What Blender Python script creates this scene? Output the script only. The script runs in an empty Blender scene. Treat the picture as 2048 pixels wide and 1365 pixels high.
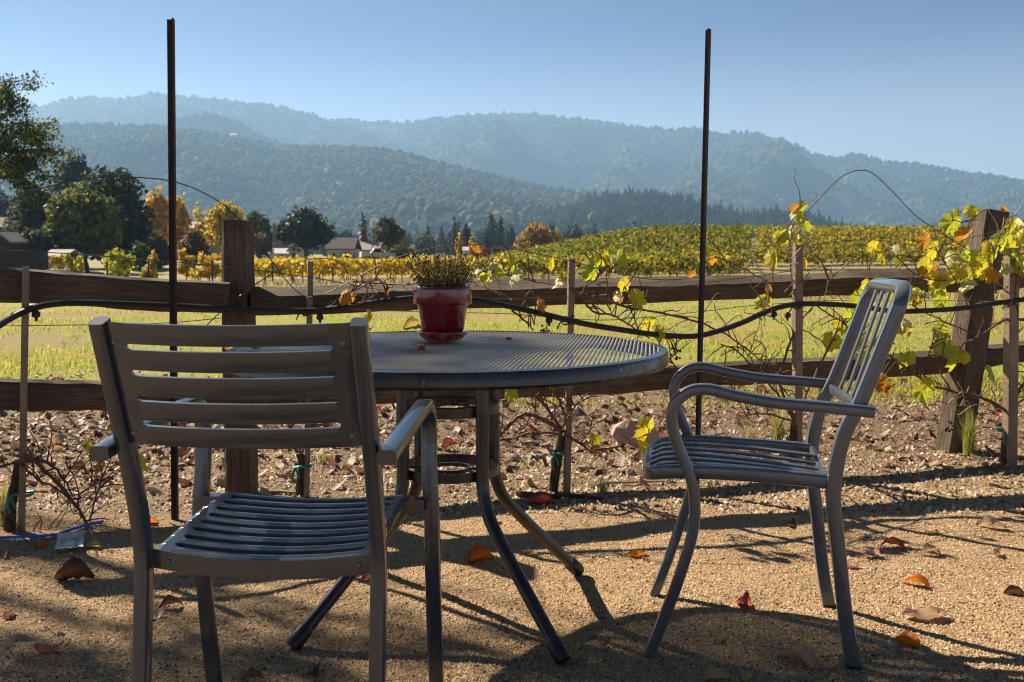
import bpy, math, random
import numpy as np
from mathutils import Vector, Matrix, noise as mnoise

random.seed(7)
RNG = np.random.default_rng(11)
scene = bpy.context.scene
COL = scene.collection

# ------------------------------------------------------------------ camera
CAM_H, FPX, HOR = 0.98, 1991.0, 508.0        # eye height, focal length in photo pixels, horizon row
PITCH = math.atan((682.5 - HOR) / FPX)
cam_data = bpy.data.cameras.new('camera')
cam_data.sensor_width = 36.0
cam_data.lens = 36.0 * FPX / 2048.0
cam_data.clip_start = 0.05
cam_data.clip_end = 30000.0
cam_data.dof.use_dof = True
cam_data.dof.focus_distance = 2.5
cam_data.dof.aperture_fstop = 11.0
cam = bpy.data.objects.new('camera', cam_data)
cam.location = (0, 0, CAM_H)
cam.rotation_euler = (math.pi / 2 - PITCH, 0, 0)
COL.objects.link(cam)
scene.camera = cam

# ------------------------------------------------------------------ sky and sun
SUN_AZ = math.radians(49.0)      # left of the view direction
SUN_EL = math.radians(37.0)
to_sun = Vector((-math.sin(SUN_AZ) * math.cos(SUN_EL), math.cos(SUN_AZ) * math.cos(SUN_EL), math.sin(SUN_EL)))
world = bpy.data.worlds.new('World')
scene.world = world
world.use_nodes = True
wn = world.node_tree.nodes
wl = world.node_tree.links
wn.clear()
sky = wn.new('ShaderNodeTexSky')
sky.sky_type = 'NISHITA'
sky.sun_disc = False
sky.sun_elevation = SUN_EL
sky.sun_rotation = -SUN_AZ
sky.altitude = 7000.0
sky.air_density = 0.5
sky.dust_density = 10.0
sky.ozone_density = 8.0
bg = wn.new('ShaderNodeBackground')
bg.inputs['Strength'].default_value = 0.05
wo = wn.new('ShaderNodeOutputWorld')
# pale autumn haze low round the whole horizon, clear blue above
wtc = wn.new('ShaderNodeTexCoord')
wsx = wn.new('ShaderNodeSeparateXYZ')
wmr = wn.new('ShaderNodeMapRange')
wmr.interpolation_type = 'SMOOTHSTEP'
wmr.inputs['From Min'].default_value = 0.04
wmr.inputs['From Max'].default_value = 0.225
wmr.inputs['To Min'].default_value = 0.85
wmr.inputs['To Max'].default_value = 0.0
wmx = wn.new('ShaderNodeMix')
wmx.data_type = 'RGBA'
wmx.inputs[7].default_value = (6.6, 7.1, 7.5, 1)
wl.new(wtc.outputs['Generated'], wsx.inputs[0])
wl.new(wsx.outputs['Z'], wmr.inputs['Value'])
wl.new(wmr.outputs[0], wmx.inputs[0])
wl.new(sky.outputs[0], wmx.inputs[6])
wl.new(wmx.outputs[2], bg.inputs[0])
wl.new(bg.outputs[0], wo.inputs[0])
sun_data = bpy.data.lights.new('sun', 'SUN')
sun_data.energy = 5.0
sun_data.angle = math.radians(0.5)
sun_data.color = (1.0, 0.88, 0.70)
sun = bpy.data.objects.new('sun', sun_data)
sun.rotation_euler = (-to_sun).to_track_quat('-Z', 'Y').to_euler()
sun.location = to_sun * 60
COL.objects.link(sun)
scene.view_settings.view_transform = 'Standard'
scene.view_settings.look = 'None'
scene.view_settings.exposure = 1.45
scene.view_settings.gamma = 1.0
scene.view_settings.use_curve_mapping = False
scene.render.engine = 'CYCLES'
scene.cycles.use_denoising = True
scene.cycles.filter_width = 1.1
scene.cycles.max_bounces = 8
scene.cycles.transparent_max_bounces = 8
scene.cycles.volume_bounces = 0
scene.cycles.sample_clamp_indirect = 4.0

# ------------------------------------------------------------------ helpers
cF = np.array([0, math.cos(PITCH), -math.sin(PITCH)])
cU = np.array([0, math.sin(PITCH), math.cos(PITCH)])
cR = np.array([1.0, 0, 0])


def ray(px, py):
    return cF + (px - 1024) / FPX * cR + (682.5 - py) / FPX * cU


def P(px, py, Y):
    """point of the place seen at photo pixel (px, py), Y metres ahead"""
    d = ray(px, py)
    q = d * (Y / d[1])
    return Vector((q[0], q[1], q[2] + CAM_H))


def G(px, py, z=0.0):
    """point on a level at height z"""
    d = ray(px, py)
    q = d * ((z - CAM_H) / d[2])
    return Vector((q[0], q[1], z))


def sstep(a, b, x):
    t = np.clip((x - a) / (b - a), 0, 1)
    return t * t * (3 - 2 * t)


def ground_z(x, y):
    """broad lie of the land"""
    z = -0.95 * sstep(12, 55, y) + 0.95 * sstep(80, 140, y)
    z = z + 3.0 * sstep(-4, 17, x - (y - 100) * 0.05) * sstep(66, 112, y) * (1 - sstep(150, 230, y))
    return z


def row_y(px):
    return float(np.interp(px, [40, 612, 1135, 1595, 2022], [3.44, 3.95, 3.99, 4.36, 4.57]))


def fence_y(x):
    return 4.23 + 0.29 * x


def tag(o, label=None, cat=None, group=None, kind=None):
    if label:
        o['label'] = label
    if cat:
        o['category'] = cat
    if group:
        o['group'] = group
    if kind:
        o['kind'] = kind
    return o


def link(o, parent=None):
    COL.objects.link(o)
    if parent is not None:
        o.parent = parent
    return o


def empty(name, loc=(0, 0, 0), rz=0.0):
    o = bpy.data.objects.new(name, None)
    o.empty_display_size = 0.1
    o.location = loc
    o.rotation_euler = (0, 0, rz)
    return link(o)


def np_mesh(name, V, F, mat=None, col=None, smooth=False):
    """mesh from numpy arrays; F is (m, k)"""
    V = np.asarray(V, dtype=np.float32)
    F = np.asarray(F, dtype=np.int32)
    me = bpy.data.meshes.new(name)
    m, k = F.shape
    me.vertices.add(len(V))
    me.vertices.foreach_set('co', V.ravel())
    me.loops.add(m * k)
    me.loops.foreach_set('vertex_index', F.ravel())
    me.polygons.add(m)
    me.polygons.foreach_set('loop_start', np.arange(0, m * k, k, dtype=np.int32))
    me.polygons.foreach_set('loop_total', np.full(m, k, dtype=np.int32))
    if smooth:
        me.polygons.foreach_set('use_smooth', np.ones(m, dtype=bool))
    if col is not None:
        a = me.color_attributes.new('Col', 'FLOAT_COLOR', 'POINT')
        c4 = np.ones((len(V), 4), dtype=np.float32)
        c4[:, :3] = col
        a.data.foreach_set('color', c4.ravel())
    me.update(calc_edges=True)
    if mat:
        me.materials.append(mat)
    return me


def np_obj(name, V, F, mat, col=None, parent=None, smooth=False):
    return link(bpy.data.objects.new(name, np_mesh(name, V, F, mat, col, smooth)), parent)


class MB:
    """collects shapes of ONE part"""

    def __init__(self):
        self.v, self.f, self.sm = [], [], []

    def add(self, vs, fs, smooth=False):
        n = len(self.v)
        self.v += [tuple(q) for q in vs]
        self.f += [tuple(i + n for i in q) for q in fs]
        self.sm += [smooth] * len(fs)

    def box(self, c, s, M=None):
        hx, hy, hz = s[0] / 2, s[1] / 2, s[2] / 2
        vs = [Vector((x * hx, y * hy, z * hz)) for x in (-1, 1) for y in (-1, 1) for z in (-1, 1)]
        if M:
            vs = [M @ q for q in vs]
        c = Vector(c)
        self.add([q + c for q in vs], [(0, 1, 3, 2), (4, 6, 7, 5), (0, 4, 5, 1), (2, 3, 7, 6), (0, 2, 6, 4), (1, 5, 7, 3)])

    def tube(self, pts, rad, n=8, caps=True, smooth=True):
        pts = [Vector(q) for q in pts]
        if not hasattr(rad, '__len__'):
            rad = [rad] * len(pts)
        up = Vector((0.13, 0.21, 0.97)).normalized()
        vs, fs = [], []
        prev = None
        for i, q in enumerate(pts):
            t = (pts[min(i + 1, len(pts) - 1)] - pts[max(i - 1, 0)])
            if t.length < 1e-9:
                t = Vector((0, 0, 1))
            t.normalize()
            a = (prev if prev is not None else (up if abs(t.dot(up)) < 0.9 else Vector((1, 0.1, 0))))
            a = (a - t * a.dot(t)).normalized()
            prev = a
            b = t.cross(a)
            for k in range(n):
                w = 2 * math.pi * k / n
                vs.append(q + (a * math.cos(w) + b * math.sin(w)) * rad[i])
        for i in range(len(pts) - 1):
            for k in range(n):
                k2 = (k + 1) % n
                fs.append((i * n + k, i * n + k2, (i + 1) * n + k2, (i + 1) * n + k))
        self.add(vs, fs, smooth)
        if caps:
            L = (len(pts) - 1) * n
            self.add(vs[:n], [tuple(reversed(range(n)))])
            self.add(vs[L:], [tuple(range(n))])

    def sweep(self, pts, side, w, h, bev=0.006):
        """rounded rectangular tube: w along the side vector, h in the bend plane"""
        pts = [Vector(q) for q in pts]
        s0 = Vector(side).normalized()
        prof = []
        for sx, sy, a0 in ((1, 1, 0), (-1, 1, 90), (-1, -1, 180), (1, -1, 270)):
            for da in (0, 45, 90):
                a = math.radians(a0 + da)
                prof.append((sx * (w / 2 - bev) + bev * math.cos(a), sy * (h / 2 - bev) + bev * math.sin(a)))
        n = len(prof)
        vs, fs = [], []
        for i, q in enumerate(pts):
            t = (pts[min(i + 1, len(pts) - 1)] - pts[max(i - 1, 0)]).normalized()
            s = (s0 - t * s0.dot(t)).normalized()
            u = t.cross(s)
            for a, b in prof:
                vs.append(q + s * a + u * b)
        for i in range(len(pts) - 1):
            for k in range(n):
                k2 = (k + 1) % n
                fs.append((i * n + k, i * n + k2, (i + 1) * n + k2, (i + 1) * n + k))
        self.add(vs, fs, True)
        L = (len(pts) - 1) * n
        self.add(vs[:n], [tuple(reversed(range(n)))])
        self.add(vs[L:], [tuple(range(n))])

    def lathe(self, prof, n=40, c=(0, 0, 0), smooth=True, close=False):
        vs, fs = [], []
        for r, z in prof:
            for k in range(n):
                w = 2 * math.pi * k / n
                vs.append((c[0] + r * math.cos(w), c[1] + r * math.sin(w), c[2] + z))
        m = len(prof)
        for i in range(m if close else m - 1):
            j = (i + 1) % m
            for k in range(n):
                k2 = (k + 1) % n
                fs.append((i * n + k, i * n + k2, j * n + k2, j * n + k))
        self.add(vs, fs, smooth)

    def build(self, name, mat, parent=None, auto=True):
        me = bpy.data.meshes.new(name)
        me.from_pydata([tuple(q) for q in self.v], [], self.f)
        me.polygons.foreach_set('use_smooth', self.sm)
        me.materials.append(mat)
        me.update()
        if auto and any(self.sm):
            try:
                me.set_sharp_from_angle(angle=math.radians(38))
            except Exception:
                pass
        return link(bpy.data.objects.new(name, me), parent)


def smooth_path(pts, sub=6):
    pts = [Vector(q) for q in pts]
    out = []
    for i in range(len(pts) - 1):
        p0 = pts[i - 1] if i > 0 else pts[0] * 2 - pts[1]
        p1, p2 = pts[i], pts[i + 1]
        p3 = pts[i + 2] if i + 2 < len(pts) else p2 * 2 - p1
        for k in range(sub):
            t = k / sub
            out.append(0.5 * ((2 * p1) + (p2 - p0) * t + (2 * p0 - 5 * p1 + 4 * p2 - p3) * t * t + (3 * p1 - p0 - 3 * p2 + p3) * t ** 3))
    out.append(pts[-1])
    return out


ORD = ['first', 'second', 'third', 'fourth', 'fifth', 'sixth', 'seventh', 'eighth', 'ninth', 'tenth', 'eleventh', 'twelfth', 'thirteenth',
       'fourteenth', 'fifteenth', 'sixteenth', 'seventeenth', 'eighteenth', 'nineteenth', 'twentieth']

# ------------------------------------------------------------------ materials
M = {}


class NT:
    def __init__(self, name):
        self.m = bpy.data.materials.new(name)
        self.m.use_nodes = True
        self.n = self.m.node_tree.nodes
        self.l = self.m.node_tree.links
        self.n.clear()
        self.out = self.n.new('ShaderNodeOutputMaterial')
        M[name] = self.m

    def new(self, t, **kw):
        o = self.n.new(t)
        for k, v in kw.items():
            setattr(o, k, v)
        return o

    def set(self, node, **kw):
        for k, v in kw.items():
            node.inputs[k.replace('_', ' ')].default_value = v
        return node

    def link(self, a, b):
        self.l.new(a, b)

    def coord(self, scale=(1, 1, 1), rot=(0, 0, 0), src='Object'):
        tc = self.new('ShaderNodeTexCoord')
        mp = self.new('ShaderNodeMapping')
        mp.inputs['Scale'].default_value = scale
        mp.inputs['Rotation'].default_value = rot
        self.link(tc.outputs[src], mp.inputs[0])
        return mp.outputs[0]

    def noise(self, vec, scale, detail=4, rough=0.55, dist=0.0):
        t = self.new('ShaderNodeTexNoise')
        t.inputs['Scale'].default_value = scale
        t.inputs['Detail'].default_value = detail
        t.inputs['Roughness'].default_value = rough
        t.inputs['Distortion'].default_value = dist
        if vec is not None:
            self.link(vec, t.inputs['Vector'])
        return t.outputs['Fac']

    def ramp(self, fac, stops):
        r = self.new('ShaderNodeValToRGB')
        e = r.color_ramp.elements
        while len(e) > 1:
            e.remove(e[-1])
        e[0].position = stops[0][0]
        e[0].color = (*stops[0][1], 1)
        for p, c in stops[1:]:
            k = e.new(p)
            k.color = (*c, 1)
        self.link(fac, r.inputs[0])
        return r.outputs[0]

    def mix(self, fac, a, b, mode='MIX'):
        x = self.new('ShaderNodeMix', data_type='RGBA', blend_type=mode)
        for s, i in ((fac, 0), (a, 6), (b, 7)):
            if hasattr(s, 'is_linked') or hasattr(s, 'links'):
                self.link(s, x.inputs[i])
            else:
                x.inputs[i].default_value = s if i == 0 else (*s, 1)
        return x.outputs[2]

    def bump(self, h, strength, dist=0.01, prev=None):
        b = self.new('ShaderNodeBump')
        b.inputs['Strength'].default_value = strength
        b.inputs['Distance'].default_value = dist
        self.link(h, b.inputs['Height'])
        if prev is not None:
            self.link(prev, b.inputs['Normal'])
        return b.outputs[0]

    def bsdf(self, base, rough=0.6, metallic=0.0, normal=None, spec=0.5, coat=0.0):
        b = self.new('ShaderNodeBsdfPrincipled')
        for s, k in ((base, 'Base Color'), (rough, 'Roughness'), (metallic, 'Metallic')):
            if hasattr(s, 'links'):
                self.link(s, b.inputs[k])
            else:
                b.inputs[k].default_value = (*s, 1) if k == 'Base Color' else s
        b.inputs['Specular IOR Level'].default_value = spec
        b.inputs['Coat Weight'].default_value = coat
        b.inputs['Coat Roughness'].default_value = 0.05
        if normal is not None:
            self.link(normal, b.inputs['Normal'])
        return b

    def done(self, shader):
        self.link(shader.outputs[0], self.out.inputs['Surface'])
        return self.m


def mat_metal(name, c, rough, metallic, dirt=(0.13, 0.10, 0.075), dirt_amt=0.25, bump=0.04, coat=0.0):
    t = NT(name)
    v = t.coord()
    n1 = t.noise(v, 9, 6, 0.65)
    n2 = t.noise(v, 160, 2)
    d = t.ramp(n1, [(0.48, (0, 0, 0)), (0.75, (dirt_amt, dirt_amt, dirt_amt))])
    base = t.mix(d, c, dirt)
    r = t.new('ShaderNodeMapRange')
    t.set(r, To_Min=rough * 0.75, To_Max=rough * 1.45)
    t.link(n1, r.inputs['Value'])
    return t.done(t.bsdf(base, r.outputs[0], metallic, t.bump(n2, bump, 0.002), 0.5, coat))


mat_metal('chair_paint', (0.020, 0.032, 0.050), 0.34, 0.1, dirt=(0.07, 0.085, 0.105), dirt_amt=0.25, coat=0.8)
mat_metal('chair_grey', (0.080, 0.092, 0.110), 0.36, 0.15, dirt=(0.04, 0.04, 0.04), dirt_amt=0.5, coat=0.7)
mat_metal('table_paint', (0.018, 0.018, 0.019), 0.38, 0.2, dirt=(0.12, 0.09, 0.065), dirt_amt=0.4, coat=0.35)
mat_metal('table_mesh', (0.30, 0.29, 0.285), 0.36, 0.45, dirt=(0.26, 0.22, 0.18), dirt_amt=0.6, bump=0.3)
mat_metal('wire', (0.09, 0.085, 0.08), 0.5, 0.8)
mat_metal('rust', (0.026, 0.013, 0.010), 0.7, 0.2, dirt=(0.10, 0.036, 0.016), dirt_amt=0.7, bump=0.25)
mat_metal('black_plastic', (0.012, 0.012, 0.012), 0.42, 0.0, dirt=(0.08, 0.065, 0.05), dirt_amt=0.25)
mat_metal('green_tape', (0.01, 0.22, 0.16), 0.5, 0.0, dirt_amt=0.1)
mat_metal('blue_tape', (0.01, 0.18, 0.62), 0.45, 0.0, dirt_amt=0.1)
mat_metal('white_paint', (0.55, 0.54, 0.52), 0.5, 0.0, dirt=(0.2, 0.16, 0.12), dirt_amt=0.5)


def mat_glaze(name, c):
    t = NT(name)
    v = t.coord()
    n = t.noise(v, 14, 5)
    base = t.mix(n, c, tuple(q * 0.65 for q in c))
    b = t.bsdf(base, 0.24, 0.0, t.bump(t.noise(v, 30, 3), 0.05, 0.003), 0.5, 0.6)
    return t.done(b)


mat_glaze('red_glaze', (0.19, 0.004, 0.010))


def mat_wood(name, dark, light, axis_scale, bump=0.5):
    t = NT(name)
    v = t.coord(axis_scale)
    g = t.noise(v, 6, 8, 0.7, 0.6)
    v2 = t.coord()
    blot = t.noise(v2, 4, 4)
    c = t.ramp(g, [(0.28, dark), (0.5, tuple((a + b) / 2 for a, b in zip(dark, light))), (0.72, light)])
    c = t.mix(t.ramp(blot, [(0.35, (0, 0, 0)), (0.7, (0.55, 0.55, 0.55))]), c, tuple(q * 0.55 for q in dark))
    crack = t.ramp(t.noise(v, 14, 3, 0.5), [(0.36, (0, 0, 0)), (0.42, (1, 1, 1))])
    hh = t.mix(0.5, g, crack)
    return t.done(t.bsdf(c, 0.85, 0.0, t.bump(hh, bump, 0.012), 0.25))


mat_wood('rail_wood', (0.045, 0.030, 0.020), (0.21, 0.15, 0.10), (1.2, 16, 16), 0.7)
mat_wood('post_wood', (0.085, 0.058, 0.04), (0.27, 0.20, 0.145), (16, 16, 1.2), 0.7)
mat_wood('stake_wood', (0.17, 0.12, 0.08), (0.42, 0.32, 0.225), (26, 26, 1.5), 0.35)
mat_wood('far_wood', (0.03, 0.022, 0.018), (0.08, 0.06, 0.05), (3, 3, 0.4), 0.2)


def mat_plain(name, c1, c2, scale=8, rough=0.85, bump=0.2, bd=0.01, spec=0.3):
    t = NT(name)
    v = t.coord()
    n = t.noise(v, scale, 6, 0.6)
    c = t.ramp(n, [(0.3, c1), (0.7, c2)])
    return t.done(t.bsdf(c, rough, 0.0, t.bump(t.noise(v, scale * 3, 4), bump, bd), spec))


mat_plain('vine_bark', (0.030, 0.018, 0.012), (0.11, 0.065, 0.042), 40, 0.9, 0.8, 0.006)
mat_plain('cane', (0.075, 0.035, 0.022), (0.19, 0.10, 0.062), 30, 0.7, 0.4, 0.003)
mat_plain('pale_cane', (0.20, 0.14, 0.085), (0.36, 0.27, 0.18), 30, 0.7, 0.4, 0.003)
mat_plain('tree_bark', (0.035, 0.026, 0.020), (0.10, 0.08, 0.062), 6, 0.9, 0.6, 0.05)
mat_plain('rock_pink', (0.30, 0.19, 0.14), (0.50, 0.37, 0.29), 9, 0.9, 0.8, 0.02)
mat_plain('rock_grey', (0.20, 0.17, 0.14), (0.38, 0.32, 0.26), 20, 0.9, 0.6, 0.01)
mat_plain('soil', (0.02, 0.014, 0.01), (0.05, 0.035, 0.025), 60, 0.95, 0.8, 0.006)
mat_plain('wall_white', (0.44, 0.43, 0.41), (0.58, 0.57, 0.54), 1.5, 0.8, 0.1)
mat_plain('wall_tan', (0.30, 0.21, 0.14), (0.38, 0.27, 0.18), 1.5, 0.8, 0.1)
mat_plain('roof_dark', (0.045, 0.032, 0.030), (0.09, 0.065, 0.058), 2, 0.85, 0.3, 0.05)
mat_plain('roof_grey', (0.20, 0.17, 0.155), (0.30, 0.26, 0.235), 2, 0.7, 0.3, 0.05)
mat_plain('roof_pale', (0.42, 0.40, 0.38), (0.52, 0.50, 0.47), 2, 0.5, 0.2, 0.05)
mat_plain('window_dark', (0.012, 0.014, 0.018), (0.03, 0.035, 0.04), 1, 0.15, 0.0)
mat_plain('petal_white', (0.7, 0.68, 0.62), (0.8, 0.78, 0.72), 20, 0.7, 0.1)
mat_plain('seed_head', (0.05, 0.03, 0.02), (0.16, 0.10, 0.06), 60, 0.9, 0.4, 0.002)
mat_plain('grape_black', (0.008, 0.006, 0.010), (0.02, 0.015, 0.025), 60, 0.5, 0.1, 0.001)


def mat_leaf(name, c1, c2, spots=(0.20, 0.09, 0.02), spot_amt=0.35, trans=0.5, scale=22, glossy=0.35):
    """thin leaf: reflects and lets light through"""
    t = NT(name)
    v = t.coord()
    oi = t.new('ShaderNodeObjectInfo')
    ad = t.new('ShaderNodeVectorMath', operation='ADD')
    sc = t.new('ShaderNodeVectorMath', operation='SCALE')
    sc.inputs[0].default_value = (37.0, 11.0, 23.0)
    t.link(oi.outputs['Random'], sc.inputs['Scale'])
    t.link(v, ad.inputs[0])
    t.link(sc.outputs[0], ad.inputs[1])
    vv = ad.outputs[0]
    n = t.noise(vv, scale, 5, 0.6)
    c = t.ramp(n, [(0.36, c1), (0.64, c2)])
    sp = t.ramp(t.noise(vv, scale * 2.2, 5, 0.7), [(0.58, (0, 0, 0)), (0.70, (spot_amt,) * 3)])
    c = t.mix(sp, c, spots)
    ln = t.new('ShaderNodeVectorMath', operation='LENGTH')
    t.link(v, ln.inputs[0])
    ad2 = t.new('ShaderNodeMath', operation='MULTIPLY_ADD')
    ad2.inputs[1].default_value = 0.30
    t.link(t.noise(vv, scale * 0.6, 4), ad2.inputs[0])
    t.link(ln.outputs['Value'], ad2.inputs[2])
    dry = t.ramp(ad2.outputs[0], [(0.52, (0, 0, 0)), (0.66, (0.75, 0.75, 0.75))])
    c = t.mix(dry, c, spots)
    b = t.bsdf(c, 0.5, 0.0, t.bump(t.noise(vv, scale * 5, 3), 0.25, 0.002), glossy)
    tr = t.new('ShaderNodeBsdfTranslucent')
    cc = t.mix(1.0, c, c2, 'MIX') if False else c
    t.link(cc, tr.inputs['Color'])
    mx = t.new('ShaderNodeMixShader')
    mx.inputs[0].default_value = trans
    t.link(b.outputs[0], mx.inputs[1])
    t.link(tr.outputs[0], mx.inputs[2])
    return t.done(mx)


mat_leaf('leaf_yellow', (0.62, 0.48, 0.02), (0.52, 0.50, 0.04))
mat_leaf('leaf_green', (0.30, 0.40, 0.03), (0.55, 0.52, 0.04), spot_amt=0.25)
mat_leaf('leaf_sunlit', (0.54, 0.50, 0.16), (0.56, 0.52, 0.26), spots=(0.45, 0.36, 0.05), spot_amt=0.6, trans=0.35)  # cream copy of the yellow leaf; sunlit whitening put into its colour
mat_leaf('leaf_orange', (0.42, 0.12, 0.02), (0.60, 0.34, 0.05), spots=(0.12, 0.04, 0.02), spot_amt=0.6)
mat_leaf('fall_orange', (0.62, 0.16, 0.012), (0.66, 0.26, 0.02), spots=(0.35, 0.05, 0.02), spot_amt=0.5, trans=0.4)
mat_leaf('fall_red', (0.30, 0.045, 0.035), (0.42, 0.12, 0.07), spots=(0.12, 0.03, 0.03), spot_amt=0.5, trans=0.25)
mat_leaf('fall_pink', (0.42, 0.14, 0.12), (0.50, 0.26, 0.20), spots=(0.22, 0.07, 0.06), spot_amt=0.5, trans=0.2)
mat_leaf('fall_tan', (0.46, 0.29, 0.16), (0.54, 0.38, 0.24), spots=(0.26, 0.13, 0.07), spot_amt=0.6, trans=0.25)
mat_leaf('fall_brown', (0.14, 0.065, 0.035), (0.24, 0.13, 0.075), spots=(0.06, 0.03, 0.02), spot_amt=0.5, trans=0.15)
mat_leaf('fall_yellow', (0.52, 0.40, 0.08), (0.56, 0.46, 0.14), spot_amt=0.3, trans=0.35)


def mat_vcol(name, trans=0.35, rough=0.7, spec=0.2, noise_scale=0.0):
    """colour of each leaf, stone or tree from its own attribute"""
    t = NT(name)
    a = t.new('ShaderNodeAttribute', attribute_name='Col')
    c = a.outputs['Color']
    if noise_scale:
        n = t.noise(t.coord(), noise_scale, 4)
        c = t.mix(t.ramp(n, [(0.3, (0, 0, 0)), (0.7, (1, 1, 1))]), t.mix(1.0, c, (0.6, 0.6, 0.6), 'MULTIPLY'), c)
    b = t.bsdf(c, rough, 0.0, None, spec)
    if trans <= 0:
        return t.done(b)
    tr = t.new('ShaderNodeBsdfTranslucent')
    t.link(c, tr.inputs['Color'])
    mx = t.new('ShaderNodeMixShader')
    mx.inputs[0].default_value = trans
    t.link(b.outputs[0], mx.inputs[1])
    t.link(tr.outputs[0], mx.inputs[2])
    return t.done(mx)


mat_vcol('foliage', 0.42, 0.6, 0.12)
mat_vcol('vine_foliage', 0.5, 0.6, 0.12)
mat_vcol('grass', 0.5, 0.6, 0.2)
mat_vcol('stones', 0.0, 0.85, 0.25)
mat_vcol('forest', 0.0, 0.95, 0.0)
mat_vcol('litter', 0.25, 0.6, 0.3)


def mat_ground():
    t = NT('ground')
    tc = t.new('ShaderNodeTexCoord')
    v = tc.outputs['Object']
    sx = t.new('ShaderNodeSeparateXYZ')
    t.link(v, sx.inputs[0])
    # decomposed granite
    n1 = t.noise(v, 330, 3, 0.6)
    n2 = t.noise(v, 3.2, 5, 0.6)
    vo = t.new('ShaderNodeTexVoronoi')
    vo.inputs['Scale'].default_value = 170
    t.link(v, vo.inputs['Vector'])
    gr = t.ramp(n1, [(0.25, (0.29, 0.18, 0.09)), (0.5, (0.52, 0.345, 0.185)), (0.78, (0.68, 0.49, 0.29))])
    gr = t.mix(t.ramp(n2, [(0.35, (0, 0, 0)), (0.7, (0.45, 0.45, 0.45))]), gr, (0.27, 0.175, 0.10))
    # dark earth strip along the vines
    so = t.ramp(t.noise(v, 60, 4), [(0.3, (0.12, 0.078, 0.046)), (0.7, (0.33, 0.225, 0.135))])
    # meadow
    me_n = t.noise(v, 0.55, 6, 0.65)
    md = t.ramp(me_n, [(0.34, (0.46, 0.33, 0.12)), (0.43, (0.40, 0.34, 0.075)), (0.50, (0.36, 0.38, 0.055)), (0.66, (0.26, 0.35, 0.035))])
    fine = t.noise(v, 9, 5, 0.7)
    big = t.noise(v, 0.22, 5, 0.6)
    md = t.mix(t.ramp(big, [(0.50, (0, 0, 0)), (0.62, (0.8, 0.8, 0.8))]), md, (0.34, 0.235, 0.115))
    md = t.mix(t.ramp(fine, [(0.35, (0.7, 0.7, 0.7)), (0.6, (0, 0, 0))]), md, (0.28, 0.21, 0.09))
    wob = t.noise(v, 0.9, 4)

    def edge(y0, w, amp, slope=0.22):
        m1 = t.new('ShaderNodeMath', operation='MULTIPLY_ADD')
        m1.inputs[1].default_value = amp
        t.link(wob, m1.inputs[0])
        t.link(sx.outputs['Y'], m1.inputs[2])
        m2 = t.new('ShaderNodeMath', operation='MULTIPLY_ADD')
        m2.inputs[1].default_value = -slope
        t.link(sx.outputs['X'], m2.inputs[0])
        t.link(m1.outputs[0], m2.inputs[2])
        mr = t.new('ShaderNodeMapRange')
        mr.interpolation_type = 'SMOOTHSTEP'
        t.set(mr, From_Min=y0, From_Max=y0 + w)
        t.link(m2.outputs[0], mr.inputs['Value'])
        return mr.outputs[0]
    c = t.mix(edge(4.0, 0.7, 0.9), gr, so)
    c = t.mix(edge(7.2, 1.4, 2.0), c, md)
    # dry straw country further out
    far = t.ramp(t.noise(v, 0.12, 5), [(0.35, (0.32, 0.24, 0.13)), (0.65, (0.24, 0.22, 0.09))])
    c = t.mix(edge(24.0, 14.0, 8.0, 0.0), c, far)
    b1 = t.bump(vo.outputs['Distance'], 0.8, 0.008)
    b2 = t.bump(n1, 0.9, 0.008, b1)
    b3 = t.bump(t.noise(v, 40, 4), 0.8, 0.03, b2)
    return t.done(t.bsdf(c, 0.92, 0.0, b3, 0.2))


mat_ground()


def mat_hill():
    t = NT('hill_ground')
    v = t.coord()
    n = t.noise(v, 0.006, 7, 0.65)
    c = t.ramp(n, [(0.3, (0.025, 0.032, 0.018)), (0.55, (0.045, 0.05, 0.024)), (0.72, (0.11, 0.09, 0.045))])
    return t.done(t.bsdf(c, 0.95, 0.0, None, 0.0))


mat_hill()
mat_plain('hill_bare', (0.34, 0.22, 0.13), (0.46, 0.32, 0.20), 0.01, 0.95, 0.0, 0.01, 0.0)
# ================================================================== GROUND
def build_ground():
    ys = list(np.arange(-8, 1.6, 0.6)) + list(np.arange(1.6, 6.6, 0.028)) + list(np.geomspace(6.65, 9000, 130))
    us = np.linspace(-1, 1, 221)
    V = []
    for y in ys:
        hw = 3.1 + 0.62 * max(y, 0) if y < 12 else 3.1 + 0.62 * 12 + 1.1 * (y - 12)
        for u in us:
            x = u * hw
            z = float(ground_z(x, y))
            if y < 30:
                k = 1.0 if y < 10 else (30 - y) / 20
                z += k * (0.016 * mnoise.noise((x * 1.3, y * 1.3, 0.3)) + 0.008 * mnoise.noise((x * 4.5, y * 4.5, 5.0)) + 0.0035 * mnoise.noise((x * 17, y * 17, 9.0)))
                if y > 4:
                    z += k * 0.03 * mnoise.noise((x * 0.9, y * 0.9, 2.0)) * min(1, (y - 4) / 2)
            V.append((x, y, z))
    n = len(us)
    i = np.arange((len(ys) - 1) * (n - 1))
    r, c = i // (n - 1), i % (n - 1)
    a = r * n + c
    F = np.stack([a, a + 1, a + n + 1, a + n], 1)
    o = np_obj('ground', np.array(V), F, M['ground'], smooth=True)
    tag(o, kind='structure')


build_ground()


def gz(x, y):
    """height of the finished ground sheet"""
    z = float(ground_z(x, y))
    if y < 30:
        k = 1.0 if y < 10 else (30 - y) / 20
        z += k * (0.016 * mnoise.noise((x * 1.3, y * 1.3, 0.3)) + 0.008 * mnoise.noise((x * 4.5, y * 4.5, 5.0)) + 0.0035 * mnoise.noise((x * 17, y * 17, 9.0)))
        if y > 4:
            z += k * 0.03 * mnoise.noise((x * 0.9, y * 0.9, 2.0)) * min(1, (y - 4) / 2)
    return z


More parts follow.
